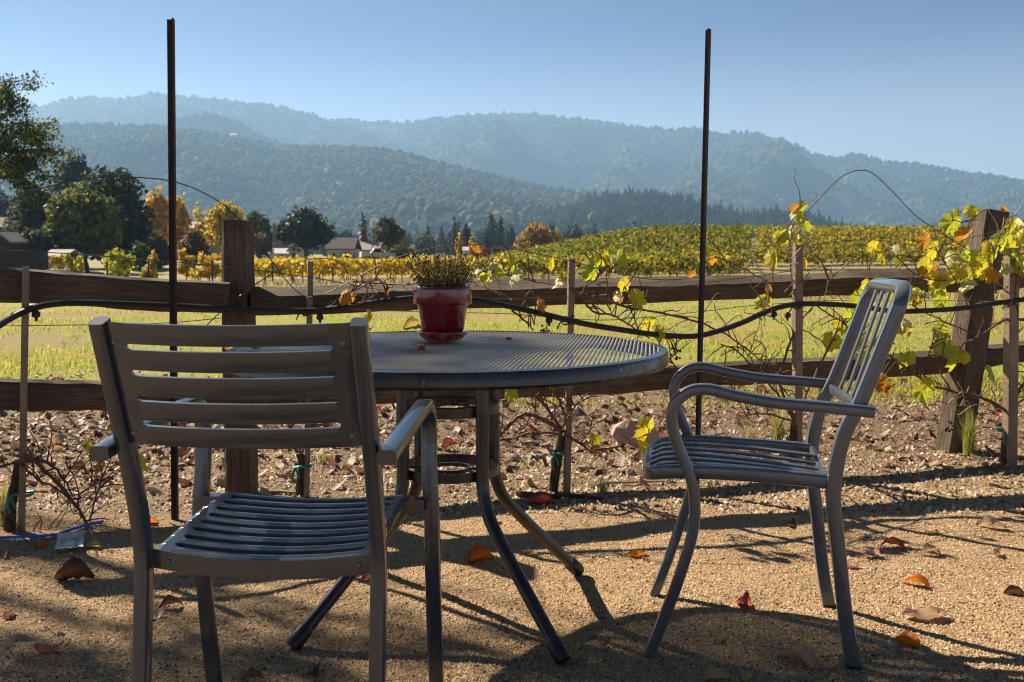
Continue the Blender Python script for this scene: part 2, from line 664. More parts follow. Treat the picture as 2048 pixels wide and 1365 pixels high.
# ================================================================== HILLS
def tree_protos():
    out = []
    # rounded oak: lumpy dome (kinds 0-2), for far slopes
    for s in range(3):
        r = random.Random(s)
        V, F = [], []
        n = 7
        for j, (rr, zz) in enumerate(((0.34, 0.0), (0.54, 0.34), (0.36, 0.76))):
            for k in range(n):
                a = 2 * math.pi * (k + 0.5 * j) / n
                q = rr * r.uniform(0.68, 1.3)
                V.append((q * math.cos(a), q * math.sin(a), zz * r.uniform(0.8, 1.15)))
        V.append((0, 0, 1.0))
        for j in range(2):
            for k in range(n):
                k2 = (k + 1) % n
                F.append((j * n + k, j * n + k2, (j + 1) * n + k))
                F.append((j * n + k2, (j + 1) * n + k2, (j + 1) * n + k))
        for k in range(n):
            F.append((2 * n + k, 2 * n + (k + 1) % n, 3 * n))
        out.append((np.array(V), np.array(F)))
    # conifer: ragged tiers (kinds 3-4)
    for s in range(2):
        r = random.Random(s + 20)
        V, F = [], []
        n = 7
        for z0, z1, rr in ((0.04, 0.5, 0.25), (0.24, 0.72, 0.20), (0.48, 1.0, 0.145)):
            b = len(V)
            ph = r.uniform(0, 1)
            for k in range(n):
                a = 2 * math.pi * (k + ph) / n
                q = rr * (1.25 if k % 2 else 0.7) * r.uniform(0.8, 1.2)
                V.append((q * math.cos(a), q * math.sin(a), z0 + r.uniform(-0.07, 0.07)))
            V.append((r.uniform(-.03, .03), r.uniform(-.03, .03), z1))
            for k in range(n):
                F.append((b + k, b + (k + 1) % n, b + n))
        out.append((np.array(V), np.array(F)))
    # nearer woods (kinds 5-7 leafy, 8-9 conifer): clouds of small leaf clumps
    for s in range(5):
        r = random.Random(s + 40)
        V, F = [], []
        con = s >= 3
        lobes = [(r.uniform(-.2, .2), r.uniform(-.2, .2), r.uniform(.35, .72), r.uniform(.2, .32)) for _ in range(5)]
        for q in range(84 if con else 76):
            if con:
                z = 1 - r.random() ** .62 * .95
                rad = (1 - z) * .27 * r.uniform(.55, 1.25) + .012
                a = r.uniform(0, 6.28)
                c = Vector((rad * math.cos(a), rad * math.sin(a), z))
                d = Vector((math.cos(a), math.sin(a), -.25))
                sz = r.uniform(.04, .085)
            else:
                lx, ly, lz, lr = r.choice(lobes)
                d = Vector((r.gauss(0, 1), r.gauss(0, 1), r.gauss(.2, 1))).normalized()
                c = Vector((lx, ly, lz)) + d * lr * r.uniform(.7, 1.1)
                sz = r.uniform(.06, .11)
            e1 = d.cross(Vector((r.gauss(0, 1), r.gauss(0, 1), r.gauss(0, 1)))).normalized()
            e2 = (d + Vector((r.gauss(0, .6), r.gauss(0, .6), r.gauss(0, .6)))).cross(e1).normalized()
            b = len(V)
            V += [tuple(c + e1 * sz), tuple(c + e2 * sz), tuple(c - e1 * sz * .6 - e2 * sz * .7)]
            F.append((b, b + 1, b + 2))
        # inner body so that the wood is not see-through
        b = len(V)
        n = 6
        for zz, rr in (((.06, .19), (.45, .10)) if con else ((.12, .2), (.6, .3))):
            for k in range(n):
                a = 6.283 * k / n
                V.append((rr * math.cos(a), rr * math.sin(a), zz))
        V.append((0, 0, .93 if con else .84))
        for k in range(n):
            k2 = (k + 1) % n
            F += [(b + k, b + k2, b + n + k), (b + k2, b + n + k2, b + n + k), (b + n + k, b + n + k2, b + 2 * n)]
        out.append((np.array(V), np.array(F)))
    return out


PROTO = tree_protos()


def forest(name, pts, hts, kinds, cols, parent=None):
    """many far trees joined into one mass"""
    Vs, Fs, Cs = [], [], []
    off = 0
    pts, hts, kinds, cols = map(np.asarray, (pts, hts, kinds, cols))
    for k, (pv, pf) in enumerate(PROTO):
        idx = np.where(kinds == k)[0]
        if not len(idx):
            continue
        m = len(idx)
        a = RNG.uniform(0, 6.28, m)
        wsc = RNG.uniform(0.85, 1.3, m) if k < 3 else RNG.uniform(0.75, 1.05, m)
        h = hts[idx]
        x = (pv[None, :, 0] * np.cos(a)[:, None] - pv[None, :, 1] * np.sin(a)[:, None]) * (h * wsc)[:, None] + pts[idx, 0][:, None]
        y = (pv[None, :, 0] * np.sin(a)[:, None] + pv[None, :, 1] * np.cos(a)[:, None]) * (h * wsc)[:, None] + pts[idx, 1][:, None]
        z = pv[None, :, 2] * h[:, None] + pts[idx, 2][:, None]
        V = np.stack([x, y, z], 2).reshape(-1, 3)
        F = (pf[None] + (np.arange(m) * len(pv))[:, None, None]).reshape(-1, 3) + off
        C = np.repeat(cols[idx], len(pv), axis=0)
        off += len(V)
        Vs.append(V)
        Fs.append(F)
        Cs.append(C)
    o = np_obj(name, np.concatenate(Vs), np.concatenate(Fs), M['forest'], np.concatenate(Cs), parent)
    o['kind'] = 'stuff'
    return o


PAL = np.array([(0.030, 0.048, 0.022), (0.045, 0.060, 0.026), (0.060, 0.070, 0.030), (0.085, 0.080, 0.035), (0.20, 0.13, 0.04), (0.022, 0.038, 0.020)])


def hill(name, sil, d0, d1, ntrees, th, conifer, seed, spur=0.12, trees=True, clearings=(), px_rng=(-320, 2380), wob=0.07, near=False):
    """a ridge: ground rises from d0 metres ahead to a crest d1 metres ahead, following its skyline"""
    xs = [q[0] for q in sil]
    ysil = [q[1] for q in sil]
    pxs = np.arange(max(px_rng[0], xs[0]), min(px_rng[1], xs[-1]) + 1, 9.0)
    ts = np.concatenate([np.linspace(0, 1, 30), [1.06, 1.15, 1.3, 1.5]])

    def pos(px, t):
        dr = d1 * (1 + wob * mnoise.noise((px * 0.004, seed, 0.0)))
        zr = P(px, float(np.interp(px, xs, ysil)), dr)[2] - th * 0.75
        zr = max(zr, 2)
        if t <= 1:
            d = d0 + (dr - d0) * t
            z = zr * t ** 1.25
        else:
            d = dr + (dr - d0) * (t - 1)
            z = zr * (1 - 1.1 * (t - 1))
        x = (px - 1024) / FPX * d
        e = 4 * min(t, 1) * max(0, 1 - t)
        nz = mnoise.noise((x * 0.0022 + seed, d * 0.0012, 0.5)) + 0.55 * mnoise.noise((x * 0.006 + seed, d * 0.004, 3.0))
        return (x, d, z + e * spur * zr * nz - (12 if t == 0 else 0))
    V = np.array([pos(px, t) for t in ts for px in pxs])
    n = len(pxs)
    i = np.arange((len(ts) - 1) * (n - 1))
    r, c = i // (n - 1), i % (n - 1)
    a = r * n + c
    o = np_obj(name, V, np.stack([a, a + 1, a + n + 1, a + n], 1), M['hill_ground'], smooth=True)
    tag(o, kind='structure')
    if not trees:
        return
    rr = random.Random(seed)
    pts, hts, kinds, cols = [], [], [], []
    for _ in range(ntrees):
        px = rr.uniform(pxs[0], pxs[-1])
        t = rr.random() ** 0.75 * 1.03
        x, y, z = pos(px, t)
        q = P2(x, y, z)
        if any(((q[0] - cx) / rx) ** 2 + ((q[1] - cy) / ry) ** 2 < rr.uniform(0.6, 1.3) for cx, cy, rx, ry in clearings):
            continue
        dn = mnoise.noise((x * 0.004 + 7, y * 0.002, seed))
        if dn < -0.42 and rr.random() < 0.7:
            continue
        pts.append((x, y, z - 1.0))
        big = rr.random() ** 3
        hts.append(th * (0.65 + 0.55 * rr.random() + 0.55 * big))
        con = rr.random() < conifer + 0.35 * mnoise.noise((x * 0.0016, y * 0.0016, seed + 4.0))
        kinds.append((rr.choice((3, 4)) if con else rr.choice((0, 1, 2))) + (5 if near else 0))
        w = rr.random()
        ci = rr.choice((0, 5, 0)) if con else (4 if w < 0.025 else 3 if w < 0.16 else rr.choice((1, 2, 1, 0)))
        cols.append(PAL[ci] * rr.uniform(0.6, 1.7))
    forest('forest', pts, hts, kinds, cols).name = 'forest'
    return pos


def P2(x, y, z):
    rx, ry, rz = x, y, z - CAM_H
    w = ry * cF[1] + rz * cF[2]
    return (1024 + FPX * rx / w, 682.5 - FPX * (ry * cU[1] + rz * cU[2]) / w)


hill('hills', [(-320, 262), (-100, 240), (50, 217), (130, 200), (200, 190), (262, 194), (310, 181), (345, 186), (400, 191), (450, 193), (520, 205), (585, 212),
               (650, 231), (700, 247), (780, 282), (860, 315), (960, 350), (1080, 390)], 3000, 4450, 8000, 15, 0.2, 1.0, 0.26, wob=.03)
hill('hills', [(560, 262), (640, 243), (700, 236), (780, 241), (830, 241), (900, 231), (1000, 223), (1080, 227), (1150, 236), (1220, 243), (1300, 253), (1345, 257),
               (1380, 250), (1440, 263), (1500, 262), (1560, 276), (1620, 306), (1660, 314), (1700, 303), (1760, 319), (1830, 326), (1900, 341), (1980, 351),
               (2048, 363), (2200, 382), (2380, 400)], 2500, 5000, 15000, 15, 0.3, 2.0, 0.30, wob=.04,
     clearings=((1700, 425, 65, 11), (1670, 437, 40, 8), (1280, 375, 14, 5)))
hill('hills', [(250, 300), (310, 268), (345, 246), (380, 227), (430, 221), (480, 238), (540, 268), (600, 292), (660, 310), (740, 340)], 2900, 3300, 2800, 13, 0.5, 3.0, 0.15, wob=.02)
hill('hills', [(-320, 262), (-60, 250), (100, 248), (200, 246), (330, 253), (420, 264), (500, 276), (560, 293), (640, 290), (740, 293), (820, 306), (880, 323),
               (940, 338), (1060, 366), (1200, 386), (1300, 412), (1400, 445), (1500, 470)], 1200, 2550, 21000, 10.5, 0.42, 4.0, 0.26, wob=.04,
     clearings=((300, 323, 18, 4), (466, 268, 12, 6)))
hill('hills', [(820, 500), (900, 470), (980, 448), (1040, 438), (1090, 424), (1130, 414), (1160, 402), (1190, 391), (1240, 386), (1300, 386), (1350, 394), (1400, 408), (1450, 424),
               (1490, 432), (1540, 424), (1600, 428), (1650, 444), (1700, 466), (1760, 488)], 1100, 1650, 4600, 21, 0.9, 5.0, 0.06, near=True)

# woods on the valley floor in front of the hills
_r = random.Random(77)
pts, hts, kinds, cols = [], [], [], []
for _ in range(1500):
    d = _r.uniform(340, 1700)
    px = _r.uniform(-60, 2120)
    x = (px - 1024) / FPX * d
    con = _r.random() < (0.75 if 850 < px < 1200 else 0.25)
    if px > 1150 and d < 520:
        continue
    pts.append((x, d, -0.5))
    h = _r.uniform(6, 12) * (1 + d / 2500) * (1.35 if con else 1.0)
    hts.append(h)
    kinds.append((_r.choice((3, 4)) if con else _r.choice((0, 1, 2))) + 5)
    cols.append(PAL[_r.choice((0, 5)) if con else _r.choice((1, 2, 2, 3, 4) if _r.random() < .4 else (1, 2, 0))] * _r.uniform(0.8, 1.3))
forest('forest', pts, hts, kinds, cols)

# ================================================================== HAZE
hz = MB()
hz.box((0, 3300, 405), (9000, 6900, 814))
ho = hz.build('haze', M['ground'])
ho.data.materials.clear()
t = NT('haze_air')
pv = t.new('ShaderNodeVolumePrincipled')
pv.inputs['Color'].default_value = (0.35, 0.60, 0.93, 1)
pv.inputs['Density'].default_value = 0.00017
pv.inputs['Anisotropy'].default_value = 0.3
t.link(pv.outputs[0], t.out.inputs['Volume'])
ho.data.materials.append(t.m)
tag(ho, kind='stuff')


# ================================================================== FAR TREES
def cards(centers, sizes, normals_out, flat=0.5):
    """little leaf clumps: one bent quad each"""
    n = len(centers)
    d = normals_out + RNG.normal(0, flat, (n, 3))
    d /= np.linalg.norm(d, axis=1)[:, None] + 1e-9
    a = np.cross(d, RNG.normal(0, 1, (n, 3)))
    a /= np.linalg.norm(a, axis=1)[:, None] + 1e-9
    b = np.cross(d, a)
    s = sizes[:, None]
    j = RNG.uniform(0.6, 1.25, (n, 4, 1))
    V = np.stack([centers + a * s * j[:, 0], centers + b * s * 0.8 * j[:, 1], centers - a * s * j[:, 2], centers - b * s * 0.8 * j[:, 3]], 1)
    V[:, 0] += d * s * 0.25
    V[:, 2] += d * s * 0.25
    return V.reshape(-1, 3), np.arange(n * 4).reshape(n, 4)


def crown_mesh(name, blobs, n, size, cols, parent, mat='foliage', fill=0.55, gap=0.0, seed=0):
    blobs = np.array(blobs, dtype=float)
    w = (blobs[:, 3] * blobs[:, 4]) ** 1.0
    k = RNG.choice(len(blobs), n, p=w / w.sum())
    d = RNG.normal(0, 1, (n, 3))
    d /= np.linalg.norm(d, axis=1)[:, None]
    r = fill + (1.06 - fill) * RNG.random(n) ** 0.6
    lump = 1 + 0.22 * np.sin(d[:, 0] * 6 + k) * np.sin(d[:, 2] * 7 + 2 * k) + 0.12 * RNG.normal(0, 1, n)
    c = blobs[k, :3] + d * blobs[k, 3:6] * (r * lump)[:, None]
    if gap > 0:
        keep = np.array([mnoise.noise((q[0] * 1.1 + seed, q[1] * 1.1, q[2] * 1.1)) > -0.5 + gap for q in c])
        c, d, k = c[keep], d[keep], k[keep]
    m = len(c)
    V, F = cards(c, size * RNG.uniform(0.6, 1.4, m), d, 0.7)
    cols = np.array(cols)
    cc = cols[RNG.integers(0, len(cols), m)] * RNG.uniform(0.75, 1.3, (m, 1))
    bl = RNG.uniform(0.8, 1.2, len(blobs))[k]
    cc = cc * bl[:, None]
    o = np_obj(name, V, F, M[mat], np.repeat(cc, 4, axis=0), parent)
    return o


DARK = [(0.042, 0.060, 0.020), (0.060, 0.080, 0.024), (0.030, 0.046, 0.018)]
OLIVE = [(0.10, 0.115, 0.022), (0.15, 0.15, 0.03), (0.065, 0.082, 0.02)]
GREY = [(0.085, 0.10, 0.058), (0.11, 0.125, 0.075), (0.06, 0.075, 0.042)]
GOLD = [(0.66, 0.42, 0.07), (0.72, 0.50, 0.09), (0.58, 0.33, 0.05)]
YELL = [(0.50, 0.36, 0.04), (0.36, 0.30, 0.04), (0.58, 0.42, 0.05)]
RUST = [(0.14, 0.075, 0.035), (0.10, 0.06, 0.03), (0.18, 0.10, 0.04)]
REDD = [(0.32, 0.035, 0.03), (0.24, 0.03, 0.03)]
BLUE = [(0.03, 0.045, 0.038), (0.04, 0.055, 0.045)]
GREEN = [(0.075, 0.13, 0.03), (0.06, 0.11, 0.025)]


def far_tree(name, px, top, bot, wpx, d, cols, label, cat='tree', n=2600, size=0.3, shape='round', gap=0.1, trunk=0.28, group=None, seed=0):
    r = random.Random(seed + int(px) * 3)
    base = P(px, bot, d)
    bx, by = base[0], d
    bz = float(ground_z(bx, by))
    H = P(px, top, d)[2] - bz
    W = wpx / FPX * d / 2
    root = empty(name, (bx, by, bz))
    tag(root, label, cat, group)
    blobs = []
    if shape == 'round':
        z0 = H * trunk
        for i in range(11):
            a, rr = r.uniform(0, 6.28), r.uniform(0.15, 0.6)
            zz = z0 + (H - z0) * r.uniform(0.22, 0.78)
            f = math.sin(math.pi * min(max((zz - z0) / (H - z0), 0.05), 0.95)) ** 0.6
            s = r.uniform(0.36, 0.52)
            blobs.append((W * rr * f * math.cos(a), W * rr * f * math.sin(a), zz, W * s, W * s, (H - z0) * s * 0.55))
        blobs.append((0, 0, H - (H - z0) * 0.3, W * .5, W * .5, (H - z0) * 0.3))
        blobs.append((-W * .55, 0, z0 + (H - z0) * .4, W * .45, W * .45, (H - z0) * 0.25))
        blobs.append((W * .55, 0, z0 + (H - z0) * .4, W * .45, W * .45, (H - z0) * 0.25))
    elif shape == 'cone':
        for i in range(9):
            q = i / 8
            blobs.append((r.uniform(-.08, .08) * W, 0, H * (0.1 + 0.86 * q), W * (1.02 - 0.9 * q), W * (1.02 - 0.9 * q), H * 0.075))
    elif shape == 'column':
        for i in range(8):
            q = i / 7
            f = math.sin(math.pi * (0.12 + 0.84 * q)) ** 0.6
            blobs.append((r.uniform(-.15, .15) * W, 0, H * (0.08 + 0.84 * q), W * f, W * f, H * 0.1))
    tm = MB()
    tr = max(0.06, W * 0.085)
    tm.tube(smooth_path([(0, 0, -0.3), (tr * .5, 0, H * trunk * .6), (-tr * .3, 0, H * (trunk + .15)), (0, 0, H * 0.8)], 3), [tr * (1 - .075 * i) for i in range(10)], 7)
    for b in blobs[:9]:
        if shape == 'round':
            z1 = H * trunk * r.uniform(.8, 1.3)
            tm.tube([(0, 0, z1), (b[0] * .5, b[1] * .5, (z1 + b[2]) / 2 + .1), (b[0], b[1], b[2])], [tr * .5, tr * .33, tr * .12], 5)
    tm.build('trunk', M['tree_bark'], root)
    crown_mesh('crown', blobs, n, size, cols, root, gap=gap, seed=px)
    return root


far_tree('conifer_tree', 155, 312, 500, 95, 150, BLUE, 'dark blue-green conifer top showing above the big left trees', n=2200, size=.42, shape='round', trunk=.5, gap=.3)
far_tree('broadleaf_tree', 212, 340, 524, 188, 108, DARK, 'biggest dark evergreen tree, behind the olive-green tree on the left', n=6500, size=.32, trunk=.1, gap=.0)
far_tree('broadleaf_tree', 250, 395, 524, 100, 106, DARK, 'low dark tree at the right foot of the biggest dark evergreen', n=3500, size=.32, trunk=.08, gap=.0)
far_tree('broadleaf_tree', 170, 380, 526, 150, 94, OLIVE, 'olive-green rounded tree in front of the big dark evergreen', n=6000, size=.27, trunk=.12, gap=.02)
far_tree('broadleaf_tree', 78, 372, 526, 115, 100, GREY, 'grey-green tree left of the olive-green rounded tree', n=4200, size=.3, trunk=.1, gap=.05)
far_tree('broadleaf_tree', 5, 380, 515, 75, 210, BLUE, 'hazy bluish tree at the left edge behind the dark roof', n=1500, size=.5, trunk=.2, gap=.1)
far_tree('cypress_tree', 20, 424, 486, 13, 100, DARK, 'slim dark cypress beside the roofs at the left edge', n=700, size=.2, shape='column', gap=0)
far_tree('garden_shrub', 60, 462, 534, 90, 92, GREY, 'grey-green hedge shrub above the dark board fence', cat='shrub', n=2600, size=.25, trunk=.05)
far_tree('maple_tree', 318, 384, 520, 72, 122, GOLD, 'bright orange autumn tree left of the rusty pole', n=3000, size=.3, trunk=.2, gap=.12)
far_tree('maple_tree', 362, 396, 520, 46, 124, GOLD, 'orange autumn tree just right of the left rusty pole', n=1600, size=.3, trunk=.2, gap=.2)
far_tree('sparse_tree', 400, 408, 520, 38, 126, YELL, 'nearly bare pale twiggy tree between the autumn trees', n=420, size=.26, trunk=.3, gap=.3)
far_tree('autumn_tree', 452, 408, 520, 82, 116, YELL, 'mustard yellow autumn tree behind the left fence post', n=3000, size=.28, trunk=.2, gap=.16)
far_tree('garden_shrub', 388, 462, 528, 62, 108, RUST, 'rusty brown bush under the pale twiggy tree', cat='shrub', n=1500, size=.26, trunk=.05, gap=.1)
far_tree('garden_shrub', 318, 474, 530, 52, 104, GREY, 'silvery olive bush below the bright orange tree', cat='shrub', n=1300, size=.24, trunk=.05, gap=.05)
far_tree('garden_shrub', 280, 486, 534, 50, 98, OLIVE, 'low green bush under the big dark evergreen', cat='shrub', n=1100, size=.24, trunk=.05)
far_tree('broadleaf_tree', 516, 424, 516, 64, 165, GREEN, 'fresh green tree just right of the left fence post', n=2300, size=.36, trunk=.12, gap=.02)
far_tree('garden_shrub', 520, 468, 522, 50, 150, RUST, 'reddish brown bush below the fresh green tree', cat='shrub', n=900, size=.3, trunk=.05, gap=.1)
far_tree('oak_tree', 610, 419, 522, 118, 150, [(0.035, 0.05, 0.026), (0.05, 0.066, 0.032), (0.028, 0.04, 0.022)], 'dark round-headed oak left of the white barn', n=5200, size=.36, trunk=.24, gap=.02)
far_tree('oak_tree', 776, 434, 520, 68, 142, [(0.06, 0.065, 0.03), (0.085, 0.08, 0.038), (0.05, 0.055, 0.03)], 'slender open oak with forked trunk right of the barns', n=1500, size=.3, trunk=.36, gap=.14)
far_tree('garden_shrub', 800, 490, 521, 70, 150, OLIVE, 'loose green bush at the foot of the slender oak', cat='shrub', n=900, size=.28, trunk=.05, gap=.1)
far_tree('conifer_tree', 932, 446, 506, 30, 230, BLUE, 'tall dark conifer rising behind the potted plant', n=1500, size=.42, shape='cone', gap=0)
far_tree('poplar_tree', 918, 470, 508, 12, 210, GOLD, 'narrow orange tree left of the conifer behind the pot', n=500, size=.3, shape='column')
far_tree('poplar_tree', 946, 468, 508, 14, 210, YELL, 'narrow yellow-brown tree right of the conifer behind the pot', n=500, size=.3, shape='column')
far_tree('conifer_tree', 974, 466, 508, 20, 240, BLUE, 'small dark conifer left of the golden tree', n=800, size=.4, shape='cone', gap=0)
far_tree('garden_shrub', 960, 492, 512, 46, 200, REDD, 'crimson bush at the left end of the green vineyard mound', cat='shrub', n=800, size=.3, trunk=.05)
far_tree('garden_shrub', 1000, 494, 514, 40, 205, RUST, 'dull red bush right of the crimson bush', cat='shrub', n=700, size=.3, trunk=.05)
far_tree('autumn_tree', 1068, 450, 512, 74, 185, [(0.34, 0.20, 0.05), (0.42, 0.26, 0.06), (0.28, 0.19, 0.05)], 'golden tree standing behind the vineyard mound', n=2300, size=.36, trunk=.12, gap=.08)
far_tree('autumn_tree', 1112, 462, 512, 26, 186, YELL, 'small yellow tree at the right of the golden tree', n=700, size=.34, trunk=.1, gap=.05)
far_tree('oak_tree', 1655, 452, 500, 62, 300, DARK, 'distant dark tree behind the golden vineyard on the right', n=1200, size=.5, trunk=.12)


# a palm with a skirt of dead fronds
def palm():
    base = P(727, 515, 175)
    root = empty('palm_tree', (base[0], 175, float(ground_z(base[0], 175))))
    tag(root, 'fan palm with a brown skirt of dead fronds beside the barns', 'palm tree')
    H = P(727, 462, 175)[2]
    tm = MB()
    tm.tube([(0, 0, -.2), (.05, 0, H * .5), (0, 0, H * .96)], [.32, .27, .25], 8)
    tm.build('trunk', M['tree_bark'], root)
    r = random.Random(4)
    for k in range(44):
        a = r.uniform(0, 6.28)
        e = r.uniform(-1.1, 1.1)
        L = r.uniform(1.0, 1.5)
        m = MB()
        d = Vector((math.cos(a) * math.cos(e), math.sin(a) * math.cos(e), math.sin(e)))
        s = d.cross(Vector((0, 0, 1))).normalized()
        p0 = Vector((0, 0, H * .96 - (.5 if e < -.2 else 0)))
        tip = p0 + d * L + Vector((0, 0, -.35))
        mid = p0 + d * L * .55
        m.add([p0, mid + s * .28, tip, mid - s * .28, mid + Vector((0, 0, .1))], [(0, 1, 4), (1, 2, 4), (2, 3, 4), (3, 0, 4)])
        m.build('frond', M['fall_brown'] if e < -.2 else M['leaf_palm'], root)


mat_leaf('leaf_palm', (0.06, 0.075, 0.03), (0.10, 0.10, 0.045), scale=3)
palm()


# the near oak whose limbs reach in at the upper left
def near_oak():
    bx, by = -20.6, 36.0
    root = empty('oak_tree', (bx, by, float(ground_z(bx, by))))
    tag(root, 'large oak reaching in at upper left with twisting limbs and yellowing leaves', 'tree')
    z0 = float(ground_z(bx, by))

    def L(px, py, dy=0.0):
        q = P(px - 22, py, by + dy)
        return Vector((q[0] - bx, q[1] - by, q[2] - z0))
    tm = MB()
    tm.tube(smooth_path([(0, 0, -.3), (.1, 0, 1.6), (-.1, .1, 3.0), (-.4, .2, 4.6), (-.8, 0, 6.3)], 4), [.55 - .024 * i for i in range(17)], 9)
    tm.build('trunk', M['tree_bark'], root)
    limbs = [
        [(-1, None), (-40, 300), (10, 296), (50, 304), (95, 300), (125, 305)],
        [(-1, None), (-30, 250), (5, 225), (30, 190), (45, 165)],
        [(-1, None), (-30, 330), (20, 330), (60, 350), (75, 390)],
        [(20, 297), (55, 270), (90, 262), (112, 270)],
        [(50, 304), (80, 330), (105, 345)],
        [(5, 225), (30, 215), (52, 205)],
    ]
    tips = []
    r = random.Random(5)
    for i, lb in enumerate(limbs):
        pts = []
        for (a, b) in lb:
            pts.append(Vector((-.2, 0, 3.4)) if b is None else L(a, b, r.uniform(-1.2, 1.2)))
        pp = smooth_path(pts, 4)
        m = MB()
        r0 = .17 if lb[0][1] is None else .07
        m.tube(pp, [r0 * (1 - .85 * k / (len(pp) - 1)) for k in range(len(pp))], 6)
        for q in pp[len(pp) // 3:]:
            for _ in range(3):
                e = q + Vector((r.uniform(-.6, .6), r.uniform(-.7, .7), r.uniform(-.35, .5)))
                m.tube([q, (q + e) / 2 + Vector((0, 0, .06)), e], [.022, .015, .006], 4, False)
                tips.append(e)
        m.build('limb', M['tree_bark'], root)
    blobs = [(*q, r.uniform(.25, .5), r.uniform(.25, .5), r.uniform(.18, .36)) for q in tips]
    for (a, b, s) in ((15, 330, .9), (55, 335, .8), (85, 320, .6), (30, 380, .5), (10, 250, .7), (70, 270, .5), (100, 280, .4), (15, 190, .5), (60, 365, .6)):
        q = L(a, b)
        blobs.append((*q, s, s, s * .6))
    for _ in range(26):      # the rest of the crown, left of the picture
        a, rr = r.uniform(0, 6.28), r.uniform(.5, 4.2)
        blobs.append((-2.5 + rr * math.cos(a), rr * math.sin(a), r.uniform(4.5, 9.0), 1.3, 1.3, .9))
    crown_mesh('crown', blobs, 30000, .05, [(0.045, 0.066, 0.018), (0.065, 0.088, 0.022), (0.032, 0.048, 0.015), (0.05, 0.07, 0.02), (0.05, 0.07, 0.02), (0.26, 0.25, 0.03)], root, fill=.1, gap=.18, seed=3)


near_oak()


# ================================================================== HOUSES
def house(name, label, px0, px1, ytop_wall, ybase, d, depth, wall, roof, roof_h, ridge='x', windows=(), door=None, rz=0.0, cat='house', zbase=None):
    a, b = P(px0, ybase, d), P(px1, ybase, d)
    w = b[0] - a[0]
    cx = (a[0] + b[0]) / 2
    bz = float(ground_z(cx, d)) if zbase is None else zbase
    h = P(px0, ytop_wall, d)[2] - bz
    root = empty(name, (cx, d, bz), rz)
    tag(root, label, cat)
    m = MB()
    ov = .35
    m.box((0, depth / 2, h / 2 - .2), (w, depth, h + .4))
    if ridge == 'y':
        m.add([(-w / 2, 0, h), (w / 2, 0, h), (0, 0, h + roof_h)], [(0, 1, 2)])
    m.build('wall', M[wall], root)
    m = MB()
    if ridge == 'x':
        y0, y1, x0, x1 = -ov, depth + ov, -w / 2 - ov, w / 2 + ov
        ym = depth / 2
        vs = [(x0, y0, h - .1), (x1, y0, h - .1), (x1, ym, h + roof_h), (x0, ym, h + roof_h), (x0, y1, h - .1), (x1, y1, h - .1)]
        vs += [(q[0], q[1], q[2] + .18) for q in vs]
    else:
        y0, y1, x0, x1 = -ov, depth + ov, -w / 2 - ov, w / 2 + ov
        vs = [(x0, y0, h - .15), (x0, y1, h - .15), (0, y1, h + roof_h), (0, y0, h + roof_h), (x1, y0, h - .15), (x1, y1, h - .15)]
        vs = [vs[0], vs[1], vs[2], vs[3], vs[4], vs[5]]
        vs += [(q[0], q[1], q[2] + .18) for q in vs]
    m.add(vs, [(0, 3, 2, 1), (3, 4, 5, 2), (6, 7, 8, 9), (9, 8, 11, 10), (0, 1, 7, 6), (4, 10, 11, 5), (0, 6, 9, 3), (3, 9, 10, 4), (1, 2, 8, 7), (2, 5, 11, 8)]
          if ridge == 'y' else
          [(0, 1, 2, 3), (3, 2, 5, 4), (6, 9, 8, 7), (9, 10, 11, 8), (0, 6, 7, 1), (4, 5, 11, 10), (0, 3, 9, 6), (3, 4, 10, 9), (1, 7, 8, 2), (2, 8, 11, 5)])
    m.build('roof', M[roof], root)
    for (u, z, ww, hh) in windows:
        m = MB()
        m.box((u * w, -.02, z * h), (ww, .06, hh))
        wo = m.build('window', M['window_dark'], root)
        m = MB()
        for sx in (-1, 1):
            m.box((u * w + sx * (ww / 2 + .05), -.04, z * h), (.1, .1, hh))
        m.box((u * w, -.04, z * h + hh / 2 + .05), (ww + .2, .1, .1))
        m.box((u * w, -.04, z * h - hh / 2 - .05), (ww + .2, .1, .1))
        m.build('frame', M['wall_white'], wo)
    if door:
        m = MB()
        m.box((door[0] * w, -.02, door[2] / 2), (door[1], .06, door[2]))
        m.build('door', M['window_dark'], root)
    return root


house('barn', 'white-walled barn with dark sagging roof right of the round oak', 654, 706, 499, 522, 160, 7, 'wall_white', 'roof_dark', 1.75, windows=((.20, .42, 1.1, 1.0), (-.25, .45, .6, .6)), cat='barn')
house('farmhouse', 'tan gabled house behind the white-walled barn', 686, 712, 488, 516, 176, 7, 'wall_tan', 'roof_grey', .8, 'y', windows=((.2, .6, .6, .6),))
house('farmhouse', 'long low tan house with pale brown roof under the palm', 706, 756, 501, 520, 170, 8, 'wall_tan', 'roof_grey', 1.3, 'x', windows=((-.25, .5, .7, .7), (.3, .5, .7, .7)))
house('farmhouse', 'small tan gable-fronted building right of the palm house', 735, 764, 506, 521, 158, 6, 'wall_tan', 'roof_grey', .55, 'y', windows=((0, .45, .8, .6),))
house('farmhouse', 'white house half hidden behind the left of the round oak', 578, 598, 502, 521, 165, 6, 'wall_white', 'roof_grey', .9, 'y', windows=((0, .5, .5, .8),))
house('farmhouse', 'pale house with grey roof low behind the reddish brown bush', 532, 578, 508, 521, 175, 6, 'wall_white', 'roof_pale', .8, 'x', windows=((.2, .5, .6, .5),))
house('farmhouse', 'house with light grey roof between the orange and yellow trees', 312, 414, 466, 520, 150, 9, 'wall_tan', 'roof_pale', 1.6, 'x', windows=((-.2, .55, .9, 1.0), (.2, .55, .9, 1.0)))
